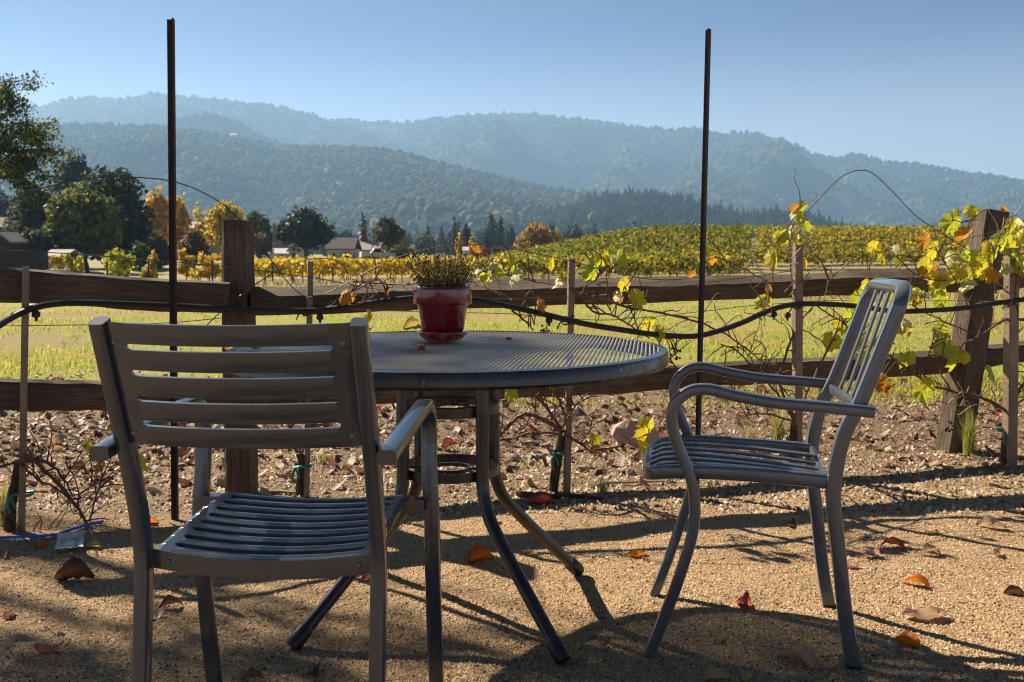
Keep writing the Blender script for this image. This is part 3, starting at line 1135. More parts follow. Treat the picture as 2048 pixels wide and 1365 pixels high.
house('farmhouse', 'brown-roofed house at the left edge behind the cypress', -60, 40, 456, 510, 118, 8, 'far_wood', 'roof_dark', 1.2, 'x', windows=((.3, .6, .9, .8),))
house('garden_shed', 'small gabled shed above the dark board fence at the left edge', -12, 20, 484, 530, 88, 3, 'far_wood', 'roof_grey', .7, 'y', windows=((0, .6, .4, .4),), cat='shed')
house('garden_shed', 'little tan shed roof behind the small left vines', 96, 128, 514, 540, 84, 3, 'wall_tan', 'roof_grey', .45, 'x', windows=((.1, .5, .3, .3),), cat='shed')
house('hillside_house', 'tiny white-roofed house on the hazy left hillside', 459, 473, 271, 275, 2200, 14, 'wall_white', 'roof_pale', 5.0, 'x', windows=((0, .5, 2, 1.2),), zbase=P(466, 275, 2200)[2] - 1)
house('farmhouse', 'pale roof glimpsed behind the potted plant, left of the crimson bush', 918, 946, 502, 512, 215, 6, 'wall_white', 'roof_pale', .7, 'x', windows=((0, .5, .6, .4),))


def tank():
    q = P(717, 515, 182)
    root = empty('water_tank', (q[0], 182, float(ground_z(q[0], 182))))
    tag(root, 'slim pale water tank on legs next to the palm', 'water tank')
    H = P(717, 479, 182)[2]
    m = MB()
    m.lathe([(0, H - 1.6), (.55, H - 1.6), (.55, H - .2), (.0, H)], 16)
    m.build('tank', M['wall_white'], root)
    for a in range(4):
        m = MB()
        w = a * math.pi / 2 + .7
        m.tube([(.45 * math.cos(w), .45 * math.sin(w), 0), (.4 * math.cos(w), .4 * math.sin(w), H - 1.6)], .06, 6)
        m.build('leg', M['far_wood'], root)


tank()


def pickup():
    q = P(755, 521, 135)
    z = float(ground_z(q[0], 135))
    root = empty('pickup_truck', (q[0], 135, z), 0.3)
    tag(root, 'white pickup truck parked behind the yellow vines by the slender oak', 'truck')
    m = MB()
    m.box((0, 0, .85), (4.6, 1.8, .55))
    m.box((-1.7, 0, 1.15), (1.1, 1.75, .25))
    m.build('body', M['wall_white'], root)
    m = MB()
    m.add([(-.9, -.85, 1.12), (.7, -.85, 1.12), (.4, -.75, 1.75), (-.5, -.75, 1.75), (-.9, .85, 1.12), (.7, .85, 1.12), (.4, .75, 1.75), (-.5, .75, 1.75)],
          [(0, 1, 2, 3), (5, 4, 7, 6), (1, 5, 6, 2), (4, 0, 3, 7), (3, 2, 6, 7)])
    cb = m.build('cab', M['wall_white'], root)
    m = MB()
    m.add([(-.7, -.86, 1.2), (.5, -.86, 1.2), (.3, -.79, 1.66), (-.45, -.79, 1.66)], [(0, 1, 2, 3)])
    m.build('window', M['window_dark'], cb)
    for sx in (-1.4, 1.4):
        for sy in (-.85, .85):
            m = MB()
            m.tube([(sx, sy - .1, .36), (sx, sy + .1, .36)], .36, 14)
            w = m.build('wheel', M['black_plastic'], root)


pickup()

# dark board fence and bins at the far left
fr = empty('board_fence', (0, 0, 0))
tag(fr, 'dark brown board fence with pale bin beside it at the far left', 'fence')
x0, x1 = P(-60, 530, 74)[0], P(97, 530, 74)[0]
nb = 40
for i in range(nb):
    m = MB()
    xx = x0 + (x1 - x0) * (i + .5) / nb
    hgt = P(50, 502, 74)[2] + .95 + random.uniform(-.03, .03)
    m.box((xx, 74 + random.uniform(-.02, .02), -.95 + hgt / 2), ((x1 - x0) / nb - .015, .03, hgt))
    m.build('board', M['far_wood'], fr)
bn = empty('storage_bin', (P(115, 545, 70)[0], 70, float(ground_z(-30, 70))))
tag(bn, 'pale grey storage bin standing at the end of the dark board fence', 'bin')
m = MB()
m.box((0, 0, .38), (1.1, .8, .76))
m.build('body', M['wall_white'], bn)
m = MB()
m.box((0, 0, .80), (1.18, .88, .07))
m.build('lid', M['roof_pale'], bn)


# ================================================================== VINEYARD
VY = np.array([(0.58, 0.42, 0.03), (0.50, 0.40, 0.04), (0.62, 0.40, 0.03), (0.36, 0.36, 0.04), (0.52, 0.24, 0.03)])
VG = np.array([(0.15, 0.175, 0.024), (0.22, 0.22, 0.028), (0.09, 0.115, 0.018), (0.36, 0.29, 0.03)])
VO = np.array([(0.44, 0.34, 0.03), (0.32, 0.29, 0.035), (0.40, 0.27, 0.03), (0.22, 0.22, 0.03), (0.14, 0.15, 0.025)])


def vine_row(A, B, label, group, cols, h=1.65, n=2600, size=.15, low=.45, weights=None, cat='vine row', single=False):
    A, B = np.array(A, float), np.array(B, float)
    L = np.linalg.norm(B - A)
    root = empty('vine_row', (A[0], A[1], float(ground_z(A[0], A[1]))))
    tag(root, label, cat, group)
    o = np.array([A[0], A[1], root.location.z])
    s = RNG.random(n)
    plant = 0.5 + 0.5 * np.abs(np.sin(s * L / 1.9 * math.pi + A[1]))
    px = A[0] + (B[0] - A[0]) * s
    py = A[1] + (B[1] - A[1]) * s
    hh = h * (0.82 + 0.16 * plant + 0.10 * np.array([mnoise.noise((q * 1.7, A[1] * 3.3, 0)) for q in s * L]))
    z = low + (hh - low) * RNG.random(n) ** 0.75 + (RNG.random(n) < .06) * RNG.random(n) * .35
    d = np.stack([RNG.normal(0, .25, n), RNG.normal(0, .26, n), np.zeros(n)], 1)
    c = np.stack([px, py, ground_z(px, py) + z], 1) + d - o
    nrm = np.stack([d[:, 0], np.sign(d[:, 1]), RNG.uniform(-.2, .6, n)], 1)
    V, F = cards(c, size * RNG.uniform(.65, 1.3, n), nrm, .8)
    zone = np.array([mnoise.noise((q * .35, A[1] * .7, 4.0)) for q in s * L])
    ci = RNG.choice(len(cols), n, p=weights)
    cc = cols[ci] * RNG.uniform(.75, 1.25, (n, 1)) * (1 + .3 * zone)[:, None]
    np_obj('foliage', V, F, M['vine_foliage'], np.repeat(cc, 4, axis=0), root)
    m = MB()
    k = max(2, int(L / 1.9))
    for i in range(k):
        if single:
            m = MB()
        q = A + (B - A) * (i + .5) / k
        zz = float(ground_z(q[0], q[1])) - o[2]
        x, y = q[0] - o[0], q[1] - o[1]
        m.tube([(x, y, zz - .05), (x + random.uniform(-.06, .06), y, zz + .4), (x + random.uniform(-.1, .1), y, zz + .85)], [.04, .035, .03], 5, False)
        for sg in (-1, 1):
            m.tube([(x, y, zz + .7), (x + sg * .5, y, zz + .8), (x + sg * .95, y, zz + .78)], [.025, .02, .012], 4, False)
        if single:
            m.build('vine_trunk', M['vine_bark'], root)
    if not single:
        m.build('vine_trunks', M['vine_bark'], root)['kind'] = 'stuff'
    return root


def vpost(px, top, d, label, group, h=None, w=.075):
    x = P(px, top, d)[0]
    z = float(ground_z(x, d))
    H = P(px, top, d)[2] - z if h is None else h
    m = MB()
    m.box((0, 0, H / 2 - .15), (w, w, H + .3))
    m.box((0, -w / 2 - .006, H * .8), (w * .5, .012, .04))
    m.box((0, 0, H + .012), (w * .8, w * .8, .024))
    o = m.build('vineyard_post', M['far_wood'], None)
    o.location = (x, d, z)
    o.rotation_euler = (0, random.uniform(-.02, .02), random.uniform(-.3, .3))
    tag(o, label, 'post', group)


# the yellow block in the middle: rows run across the view
xA, xB = P(500, 540, 62)[0], P(1010, 540, 76)[0]
for i in range(5):
    dd = 3.2 * i
    vine_row((xA - i * .8, 62 + dd), (xB + i * .5, 75 + dd), 'front row of bright yellow vines behind the fence posts' if i == 0 else
             '%s row back of the bright yellow vines left of the mound' % ORD[i], 'rows of yellow vines', VY, 1.62 - .04 * i, 3600 if i == 0 else 2400, .14, weights=[.3, .24, .2, .16, .10], single=i == 0)
for i, px in enumerate((545, 605, 665, 725, 781, 836, 890, 942)):
    d = 61.2 + (px - 500) / 510 * 13.5
    vpost(px, 526 + i * .9, d, '%s dark post from the left in front of the yellow vines' % ORD[i], 'posts of the yellow vine rows')
# single vines at the left, ends of rows
for (px, top, bot, w, d, lab) in ((118, 506, 545, 26, 72, 'small yellow vine by the pale bin'), (150, 500, 552, 34, 68, 'green-yellow vine right of the pale bin'),
                                  (238, 496, 562, 60, 62, 'largest leafy green-yellow vine left of the rusty pole'), (300, 500, 560, 32, 63, 'narrow yellow vine just left of the rusty pole'),
                                  (372, 496, 562, 36, 66, 'yellow vine just right of the left rusty pole'), (418, 502, 566, 62, 64, 'broad golden vine touching the left fence post')):
    x = P(px, bot, d)[0]
    W = w / FPX * d / 2
    zg = float(ground_z(x, d))
    H = P(px, top, d)[2] - zg
    root = empty('grapevine', (x, d, zg))
    tag(root, lab, 'vine', 'row-end vines at the left')
    r = random.Random(int(px))
    blobs = [(r.uniform(-.75, .75) * W, r.uniform(-.4, .4), H * r.uniform(.22, .85), W * r.uniform(.25, .5), W * .5, H * r.uniform(.1, .2)) for _ in range(14)]
    m = MB()
    m.tube([(0, 0, -.05), (.05, 0, .4), (-.03, 0, .9)], [.05, .04, .03], 6)
    m.build('trunk', M['vine_bark'], root)
    crown_mesh('crown', blobs, 900, .12, VY if px not in (238, 150) else [(0.42, 0.42, 0.04), (0.30, 0.36, 0.035), (0.52, 0.44, 0.04)], root, mat='vine_foliage', fill=.2, gap=.05)
for i, (px, top, d, lab) in enumerate(((214, 524, 60, 'dark post with white cap left of the largest green-yellow vine'), (296, 519, 62, 'dark post in front of the narrow yellow vine'),
                                       (389, 521, 70, 'thin dark post between the two golden left vines'), (424, 521, 60, 'dark post in front of the broad golden vine'))):
    vpost(px, top, d, lab, 'posts at the row ends')
# green mound: rows across the rise
for i in range(17):
    d = 68 + 2.9 * i
    xa = P(945 + i * 4, 540, d)[0]
    xb = P(1506 - (10 if i < 3 else 0), 540, d)[0]
    vine_row((xa, d), (xb, d + 1.5), '%s row from the front of the green vines on the mound' % ORD[i], 'rows of green vines on the mound', VG if i > 3 else np.vstack([VG, VY[:2]]),
             1.6, 2000, .155, weights=None)
for i in range(15):
    d = 80 + 3.4 * i
    xa = P(1516, 540, d)[0]
    xb = P(2120, 540, d)[0]
    vine_row((xa, d), (xb, d + 2.5), '%s row from the front of the golden vines right of the mound' % ORD[i], 'rows of golden vines at the right', VO, 1.5, 2000, .155)
for i, (px, top, d) in enumerate(((1456, 500, 80), (1476, 494, 86), (1500, 484, 100), (1516, 476, 112), (1531, 472, 118), (1700, 466, 118), (1786, 468, 120), (1872, 470, 122))):
    vpost(px, top, d, '%s dark post from the left among the vines at and right of the mound end' % ORD[i], 'posts of the right vineyard', w=.11)
# ================================================================== RAIL FENCE
def rough_beam(p0, p1, w, h, roll=0.0, seg=16, amp=.006, seed=0, side=None, taper=1.0):
    """a sawn or split timber from p0 to p1, its own axis along local X, with worn edges"""
    p0, p1 = Vector(p0), Vector(p1)
    L = (p1 - p0).length
    vs, fs = [], []
    b = min(w, h) * .12
    prof = [(-w / 2 + b, -h / 2), (0, -h / 2), (w / 2 - b, -h / 2), (w / 2, -h / 2 + b), (w / 2, 0), (w / 2, h / 2 - b), (w / 2 - b, h / 2), (0, h / 2), (-w / 2 + b, h / 2),
            (-w / 2, h / 2 - b), (-w / 2, 0), (-w / 2, -h / 2 + b)]
    n = len(prof)
    for i in range(seg + 1):
        x = L * i / seg
        s = 1 + (taper - 1) * i / seg
        for k, (a, c) in enumerate(prof):
            d = amp * mnoise.noise((x * 2.2 + seed * 9, k * 1.7, seed)) + amp * .6 * mnoise.noise((x * 9 + seed * 3, k * 2.3, seed + 5))
            e = amp * 2.2 * mnoise.noise((x * .8, seed, 3.0))
            vs.append((x, a * s + d, c * s + d * 1.2 + e))
    for i in range(seg):
        for k in range(n):
            k2 = (k + 1) % n
            fs.append((i * n + k, (i + 1) * n + k, (i + 1) * n + k2, i * n + k2))
    fs.append(tuple(range(n)))
    fs.append(tuple(reversed(range(seg * n, seg * n + n))))
    m = MB()
    m.add(vs, fs, False)
    ax = (p1 - p0).normalized()
    z = Vector((0, 0, 1)) if abs(ax.z) < .9 else Vector((0, 1, 0))
    yv = z.cross(ax).normalized()
    zv = ax.cross(yv)
    Mx = Matrix((ax, yv, zv)).transposed().to_4x4()
    Mx = Matrix.Translation(p0) @ Mx @ Matrix.Rotation(roll, 4, 'X')
    return m, Mx


fence = empty('rail_fence', (0, 4.25, 0))
tag(fence, 'weathered brown timber post and rail fence behind the vines', 'fence')
FI = Matrix.Translation(Vector((0, -4.25, 0)))


def fpart(name, p0, p1, w, h, roll, mat, seed, **kw):
    m, Mx = rough_beam(p0, p1, w, h, roll, seed=seed, **kw)
    o = m.build(name, M[mat], fence)
    o.matrix_local = FI @ Mx
    return o


def fp(px, py, dy=0.0):
    """point on the fence line at a photo pixel"""
    x = 0.0
    for _ in range(8):
        q = P(px, py, fence_y(x) + dy)
        x = q[0]
    return q


# posts (beam axis upright; the wood grain runs along the beam)
pl = fp(478, 1000)
fpart('post', (pl[0] - .005, pl[1] + .06, -.12), (pl[0] + .002, pl[1] + .07, 1.11), .10, .148, 0.0, 'rail_wood', 1, amp=.004)
bq, tq = G(1917, 905), P(1981, 424, 4.95)
fpart('post', (bq[0] - .012, bq[1] + .06, -.12), (tq[0], tq[1], 1.19), .135, .135, math.radians(16), 'rail_wood', 2, amp=.004)
# rails: top left, top right, bottom left, bottom right, and beyond the right post
RT = math.radians(17)
fpart('top_rail', fp(-170, 557), fp(458, 596, -.03), .075, .118, RT * .4, 'rail_wood', 3, seg=26)
fpart('top_rail', fp(500, 603, .05), fp(1965, 559, .05), .13, .082, RT, 'rail_wood', 4, seg=40, amp=.007)
fpart('top_rail', fp(1960, 560, .06), fp(2200, 538, .06), .12, .085, RT, 'rail_wood', 5)
fpart('bottom_rail', fp(-170, 785), fp(470, 796, .03), .08, .11, RT * .5, 'rail_wood', 6, seg=26, amp=.008)
fpart('bottom_rail', fp(480, 799, .06), fp(1960, 722, .06), .09, .10, RT * .5, 'rail_wood', 7, seg=40, amp=.008)
fpart('bottom_rail', fp(1950, 716, .06), fp(2200, 690, .06), .09, .095, RT * .5, 'rail_wood', 8)


# ================================================================== STAKES AND POLES
def stake(px_t, py_t, px_b, py_b, w, label, d=None):
    b = G(px_b, py_b)
    t = P(px_t, py_t, b[1])
    m, Mx = rough_beam((b[0], b[1], -.06), t, w, w * .85, .32, seg=10, amp=.0012, seed=int(px_t))
    o = m.build('vine_stake', M['stake_wood'])
    o.matrix_world = Mx
    tag(o, label, 'stake', 'square wooden vine stakes')


stake(52, 533, 41, 1067, .021, 'thin wooden vine stake at the far left by the blue strip')
stake(621, 523, 612, 994, .022, 'thin wooden vine stake between the left chair and the flower pot')
stake(1143, 518, 1133, 990, .026, 'thin wooden vine stake behind the right half of the table')
stake(1596, 490, 1595, 952, .038, 'pale wooden vine stake behind the right chair arm')
stake(2023, 496, 2020, 932, .055, 'wide wooden vine stake at the right edge by the leaning post')


def rusty_pole(px_t, py_t, px_b, py_b, w, label, a):
    b = G(px_b, py_b)
    t = P(px_t, py_t, b[1])
    L = (t - b).length
    m = MB()
    th = .005
    prof = [(-w / 2, 0), (w / 2, 0), (w / 2, w * .75), (w / 2 - th, w * .75), (w / 2 - th, th), (-w / 2, th)]
    vs = [(x, y, z) for z in [L * i / 12 - .1 * (i == 0) for i in range(13)] for x, y in prof]
    fs = []
    for i in range(12):
        for k in range(6):
            k2 = (k + 1) % 6
            fs.append((i * 6 + k, i * 6 + k2, (i + 1) * 6 + k2, (i + 1) * 6 + k))
    fs += [(72, 73, 76, 77), (73, 74, 75, 76)]
    m.add(vs, fs)
    o = m.build('steel_pole', M['rust'])
    o.rotation_euler = (t - b).to_track_quat('Z', 'Y').to_euler()
    o.rotation_euler.rotate_axis('Z', a)
    o.location = b
    tag(o, label, 'pole', 'tall rusty steel poles')
    return o


rusty_pole(348, 38, 356, 1045, .035, 'tall rusty steel angle pole behind the left chair', .15)
rusty_pole(1420, 58, 1396, 985, .030, 'tall rusty steel angle pole behind the right chair front', -.55)

# ================================================================== HOSE
HO = [(-60, 690), (0, 650), (30, 632), (65, 617), (110, 608), (170, 606), (240, 608), (345, 612), (440, 617), (520, 620), (610, 622), (671, 617), (774, 602), (830, 596), (890, 595),
      (945, 599), (1013, 612), (1081, 627), (1133, 640), (1180, 650), (1230, 658), (1307, 669), (1384, 673), (1435, 663), (1486, 645), (1537, 622), (1583, 610), (1640, 608), (1716, 613),
      (1770, 621), (1819, 623), (1921, 617), (1998, 606), (2060, 598), (2120, 594)]
hs = empty('drip_hose', G(612, 992))
tag(hs, 'black irrigation hose strung in waves along the vine stakes', 'hose')
hb = hs.location
m = MB()
hpts = smooth_path([P(a, b, row_y(a) - .035) - hb for a, b in HO], 5)
m.tube(hpts, .0118, 9)
m.build('hose', M['black_plastic'], hs)
for (px, py) in ((72, 628), (640, 634), (1098, 640), (1575, 630), (1548, 628)):
    q = P(px, py, row_y(px) - .035) - hb
    m = MB()
    m.lathe([(0, .012), (.010, .010), (.014, .002), (.014, -.010), (.006, -.014), (.004, -.026), (0, -.026)], 10, q)
    m.build('emitter', M['black_plastic'], hs)
for (px, py) in ((50, 622), (618, 622), (1136, 640), (1596, 609), (2020, 603)):
    q = P(px, py, row_y(px) - .02) - hb
    m = MB()
    ring = [q + Vector((.024 * math.cos(a), .026 * math.sin(a), .018 * math.sin(a * 1.0 + .6))) for a in np.linspace(0, 6.28, 14)]
    m.tube(ring, .0035, 5)
    m.tube(smooth_path([q + Vector((-.02, -.02, 0)), q + Vector((-.034, -.03, -.012)), q + Vector((-.045, -.025, -.035))], 3), .003, 5)
    m.build('clip', M['black_plastic'], hs)


# ================================================================== WIRES
def wire(pts, label, rad=.0019, dy=0.0, cat='wire', mat='wire'):
    q = [P(a, b, row_y(a) + dy) for a, b in pts]
    base = q[0].copy()
    m = MB()
    m.tube(smooth_path([k - base for k in q], 5), rad, 5)
    m.tube([q[-1] - base, q[-1] - base + Vector((.004, 0, -.006))], rad * 1.15, 5)
    o = m.build('trellis_wire', M[mat])
    o.location = base
    tag(o, label, cat, 'loose vineyard wires')


wire([(-60, 452), (0, 413), (60, 385), (130, 365), (190, 356), (245, 354), (300, 357), (340, 362), (390, 378), (440, 405), (478, 438), (520, 490), (560, 545), (585, 575), (612, 596)],
     'dark wire arching high over the left rusty pole and fence post', .0022, -.02)
wire([(404, 660), (450, 617), (500, 577), (550, 545), (600, 524), (640, 517), (665, 520), (685, 530), (695, 548), (698, 566), (712, 573)], 'wire looping over the stake left of the flower pot', .0022)
wire([(612, 596), (650, 588), (700, 563), (760, 530), (815, 509), (880, 494), (950, 489), (1000, 494), (1060, 505), (1140, 522), (1180, 533), (1260, 552), (1320, 560), (1390, 556), (1450, 540),
      (1500, 518), (1560, 478), (1620, 418), (1660, 375), (1690, 350), (1720, 341), (1745, 347), (1780, 378), (1830, 430), (1880, 465), (1945, 505)],
     'long springy wire rising to a peak between the right pole and post', .0021, -.02)
wire([(-60, 494), (0, 500), (200, 512), (440, 533), (600, 552), (700, 569), (760, 580), (830, 586)], 'straight trellis wire sagging across the left fence post', .0018)
wire([(-60, 653), (14, 652), (295, 648), (430, 638), (500, 629), (600, 619), (690, 619), (842, 624), (1013, 628), (1130, 637), (1230, 640), (1390, 625), (1500, 612), (1590, 606)],
     'thin lower trellis wire running just below the hose', .0016)
wire([(950, 600), (1140, 594), (1250, 588), (1400, 568), (1596, 541), (1640, 536), (1800, 510), (1900, 487), (2048, 447), (2110, 430)], 'thin trellis wire climbing to the right across the leaning post', .0017)
wire([(1590, 505), (1640, 488), (1720, 480), (1800, 486), (1870, 500)], 'short slack wire hanging between the right stake and the leaning post', .0015)
wire([(1590, 600), (1700, 602), (1850, 602), (2010, 601), (2100, 600)], 'faint wire level with the hose behind the right chair back', .0014)

# ================================================================== VINES
def grape_leaf_mesh(seed, fold, curl):
    r = random.Random(seed)
    tips = [(90, 1.0), (38, .92), (142, .92), (-12, .78), (192, .78), (-52, .55), (232, .55)]
    out = []
    for k in range(32):
        a = -85 + 350 * k / 31 - 0
        v = .64
        for ta, tr in tips:
            dd = abs((a - ta + 180) % 360 - 180)
            v = max(v, tr - dd * .0125)
        v *= 1 + (.06 if k % 2 else -.06) + r.uniform(-.03, .03)
        out.append((v * math.cos(math.radians(a)), v * math.sin(math.radians(a))))
    V = [(0, -.12, 0)] + [(x * .5, y * .5 - .06, 0) for x, y in out] + [(x, y, 0) for x, y in out]
    n = len(out)
    W = []
    for x, y, z in V:
        rr = math.hypot(x, y)
        zz = -fold * abs(x) ** 1.2 - curl * rr * rr * (.6 if y > 0 else 1) + .07 * math.sin(7 * math.atan2(y, x) + seed) * rr
        W.append((x * .5 * (1 - .25 * fold), y * .5, zz * .5))
    F = [(0, 1 + k, 2 + k) for k in range(n - 1)]
    F += [(1 + k, 1 + n + k, 2 + n + k, 2 + k) for k in range(n - 1)]
    me = bpy.data.meshes.new('leaf')
    me.from_pydata(W, [], F)
    me.polygons.foreach_set('use_smooth', [True] * len(F))
    me.update()
    return me


LEAFM = {}


def leaf_mesh(mat, v):
    k = (mat, v)
    if k not in LEAFM:
        fold, curl = [(.35, .25), (.6, .45), (.15, .6), (.9, .3), (.5, -.35), (.25, .15)][v]
        me = grape_leaf_mesh(v * 7 + 1, fold, curl)
        me.materials.append(M[mat])
        LEAFM[k] = me
    return LEAFM[k]


LC = {'Y': 'leaf_yellow', 'G': 'leaf_green', 'P': 'leaf_sunlit', 'O': 'leaf_orange'}
CANES = []


def vine(base_px, label, trunk, canes, leaves, tape=None, tufts=()):
    b = G(*base_px)
    root = empty('grapevine', (b[0], b[1], gz(b[0], b[1])))
    tag(root, label, 'vine', 'vines trained along the fence')
    o = root.location
    r = random.Random(int(base_px[0]))

    def W(px, py, dy=0.0):
        return P(px, py, row_y(px) + dy) - o
    m = MB()
    tp = [W(a, c, (b[1] - row_y(a)) * (1 - i / len(trunk))) for i, (a, c) in enumerate(trunk)]
    tp[0].z = -.03
    tp = smooth_path(tp, 5)
    n = len(tp)
    m.tube(tp, [.021 * (1 - .3 * i / n) * (1 + .18 * mnoise.noise((i * 1.3, base_px[0], 0))) for i in range(n)], 9)
    m.build('trunk', M['vine_bark'], root)
    allp = []
    for ci, cn in enumerate(canes):
        rad, pts = cn[0], cn[1:]
        w0 = r.uniform(-.05, .05)
        pp = [W(a, c, -.02 + w0 * i / len(pts) + r.uniform(-.012, .012)) for i, (a, c) in enumerate(pts)]
        pp = smooth_path(pp, 4)
        pp = [q + Vector((r.uniform(-.003, .003), r.uniform(-.003, .003), r.uniform(-.003, .003))) for q in pp]
        k = len(pp)
        m = MB()
        m.tube(pp, [rad * (1 - .55 * i / k) * (1.25 if i % 4 == 0 else 1) for i in range(k)], 6)
        # side twigs and tendrils
        for i in range(2, k - 1):
            if r.random() < .7:
                q = pp[i]
                e = q + Vector((r.uniform(-.09, .09), r.uniform(-.05, .05), r.uniform(-.05, .12)))
                f = e + Vector((r.uniform(-.03, .03), r.uniform(-.02, .02), r.uniform(-.03, .05)))
                m.tube(smooth_path([q, (q + e) / 2 + Vector((.006, 0, .008)), e, f], 3), [.003, .0028, .0026, .0024, .0022, .002, .0018, .0016, .0014, .001], 4, False)
        m.build('cane', M['pale_cane'] if rad < .0032 and r.random() < .4 else M['cane'], root)
        allp += pp
    more = []
    for (a, c, k, z) in leaves:
        if a > 1640 and r.random() < .55:
            more.append((a + r.uniform(-30, 30), c + r.uniform(-26, 26), r.choice('YGYGO'), z * r.uniform(.6, .95)))
    for lf in list(leaves) + more:
        px, py, c, s = lf
        if c == 'P' and r.random() < .3:
            c = 'Y'
        c0 = c[0]
        q = W(px, py, r.uniform(-.07, .03))
        lo = bpy.data.objects.new('leaf', leaf_mesh(LC[c0], r.randrange(6)))
        sz = s / FPX * row_y(px) * 1.5
        lo.scale = (sz * r.uniform(.75, 1.1), sz * r.uniform(.85, 1.15), sz)
        tilt = r.uniform(-.5, .5)
        if c0 == 'P':      # blades tipped over so that their upper side catches the sun
            nv = Vector((-.62 + r.uniform(-.2, .2), -.30 + r.uniform(-.15, .15), .62 + r.uniform(-.2, .25))).normalized()
            tv = Vector((r.uniform(-.4, .4), -.5, -.8))
            tv = (tv - nv * tv.dot(nv)).normalized()
            lo.rotation_euler = Matrix((tv.cross(nv), tv, nv)).transposed().to_euler()
        else:
            lo.rotation_euler = (math.radians(90) + r.uniform(-.75, .55), math.pi + r.uniform(-.8, .8), r.uniform(-1.0, 1.0))
        lo.location = q
        link(lo, root)
        # leaf stalk back to the nearest cane
        near = min(allp, key=lambda z: (z - q).length)
        if (near - q).length < .16:
            m = MB()
            m.tube([near, (near + q) / 2 + Vector((0, 0, .012)), q], [.0016, .0013, .001], 4, False)
            m.build('leaf_stalk', M['cane'], root)
    if tape:
        q = W(*tape)
        m = MB()
        ring = [q + Vector((.034 * math.cos(a), .034 * math.sin(a) + .02, .004 * math.sin(3 * a))) for a in np.linspace(0, 6.28, 16)]
        m.tube(ring, .0055, 5)
        m.tube(smooth_path([q + Vector((-.02, -.02, 0)), q + Vector((-.03, -.03, -.03)), q + Vector((-.022, -.03, -.06))], 3), .005, 5)
        m.tube(smooth_path([q + Vector((-.02, -.02, 0)), q + Vector((-.008, -.035, -.02)), q + Vector((-.004, -.03, -.04))], 3), .004, 5)
        m.build('tie', M['green_tape'], root)
    return root


vine((18, 1062), 'leafless gnarled grapevine at the far left beside the blue strip', [(18, 1062), (22, 1010), (33, 960), (38, 925)],
     [(.007, (-30, 945), (0, 935), (40, 921)), (.009, (38, 925), (60, 915), (90, 942), (120, 972), (150, 1010), (175, 1050), (195, 1078)),
      (.006, (45, 922), (95, 925), (128, 960), (146, 992)), (.005, (38, 925), (75, 960), (110, 975), (150, 1008)), (.004, (176, 1050), (190, 1005), (204, 955), (198, 915)),
      (.004, (0, 1085), (60, 1072), (120, 1060), (175, 1030)), (.004, (155, 1012), (165, 985), (200, 965), (225, 945)), (.003, (150, 1010), (185, 990), (215, 960))],
     [(186, 890, 'Y', 34), (205, 895, 'G', 30), (203, 935, 'O', 30), (277, 926, 'G', 42)], (40, 990))
vine((600, 990), 'small grapevine tied with green tape behind the left chair seat', [(600, 992), (602, 955), (606, 928), (598, 905)],
     [(.006, (598, 905), (578, 890), (552, 880), (520, 868)), (.005, (600, 905), (590, 870), (560, 830), (520, 800)), (.004, (604, 905), (622, 860), (640, 820), (660, 790)),
      (.0035, (640, 625), (690, 592), (740, 566), (760, 560)), (.003, (705, 563), (760, 568), (820, 568), (870, 565)), (.003, (760, 580), (740, 598), (700, 612)),
      (.003, (560, 770), (590, 720), (610, 680)), (.003, (770, 562), (775, 575), (772, 592), (778, 590))],
     [(687, 593, 'O', 36), (736, 630, 'Y', 28), (458, 702, 'Y', 30), (772, 580, 'O', 16)], (603, 934))
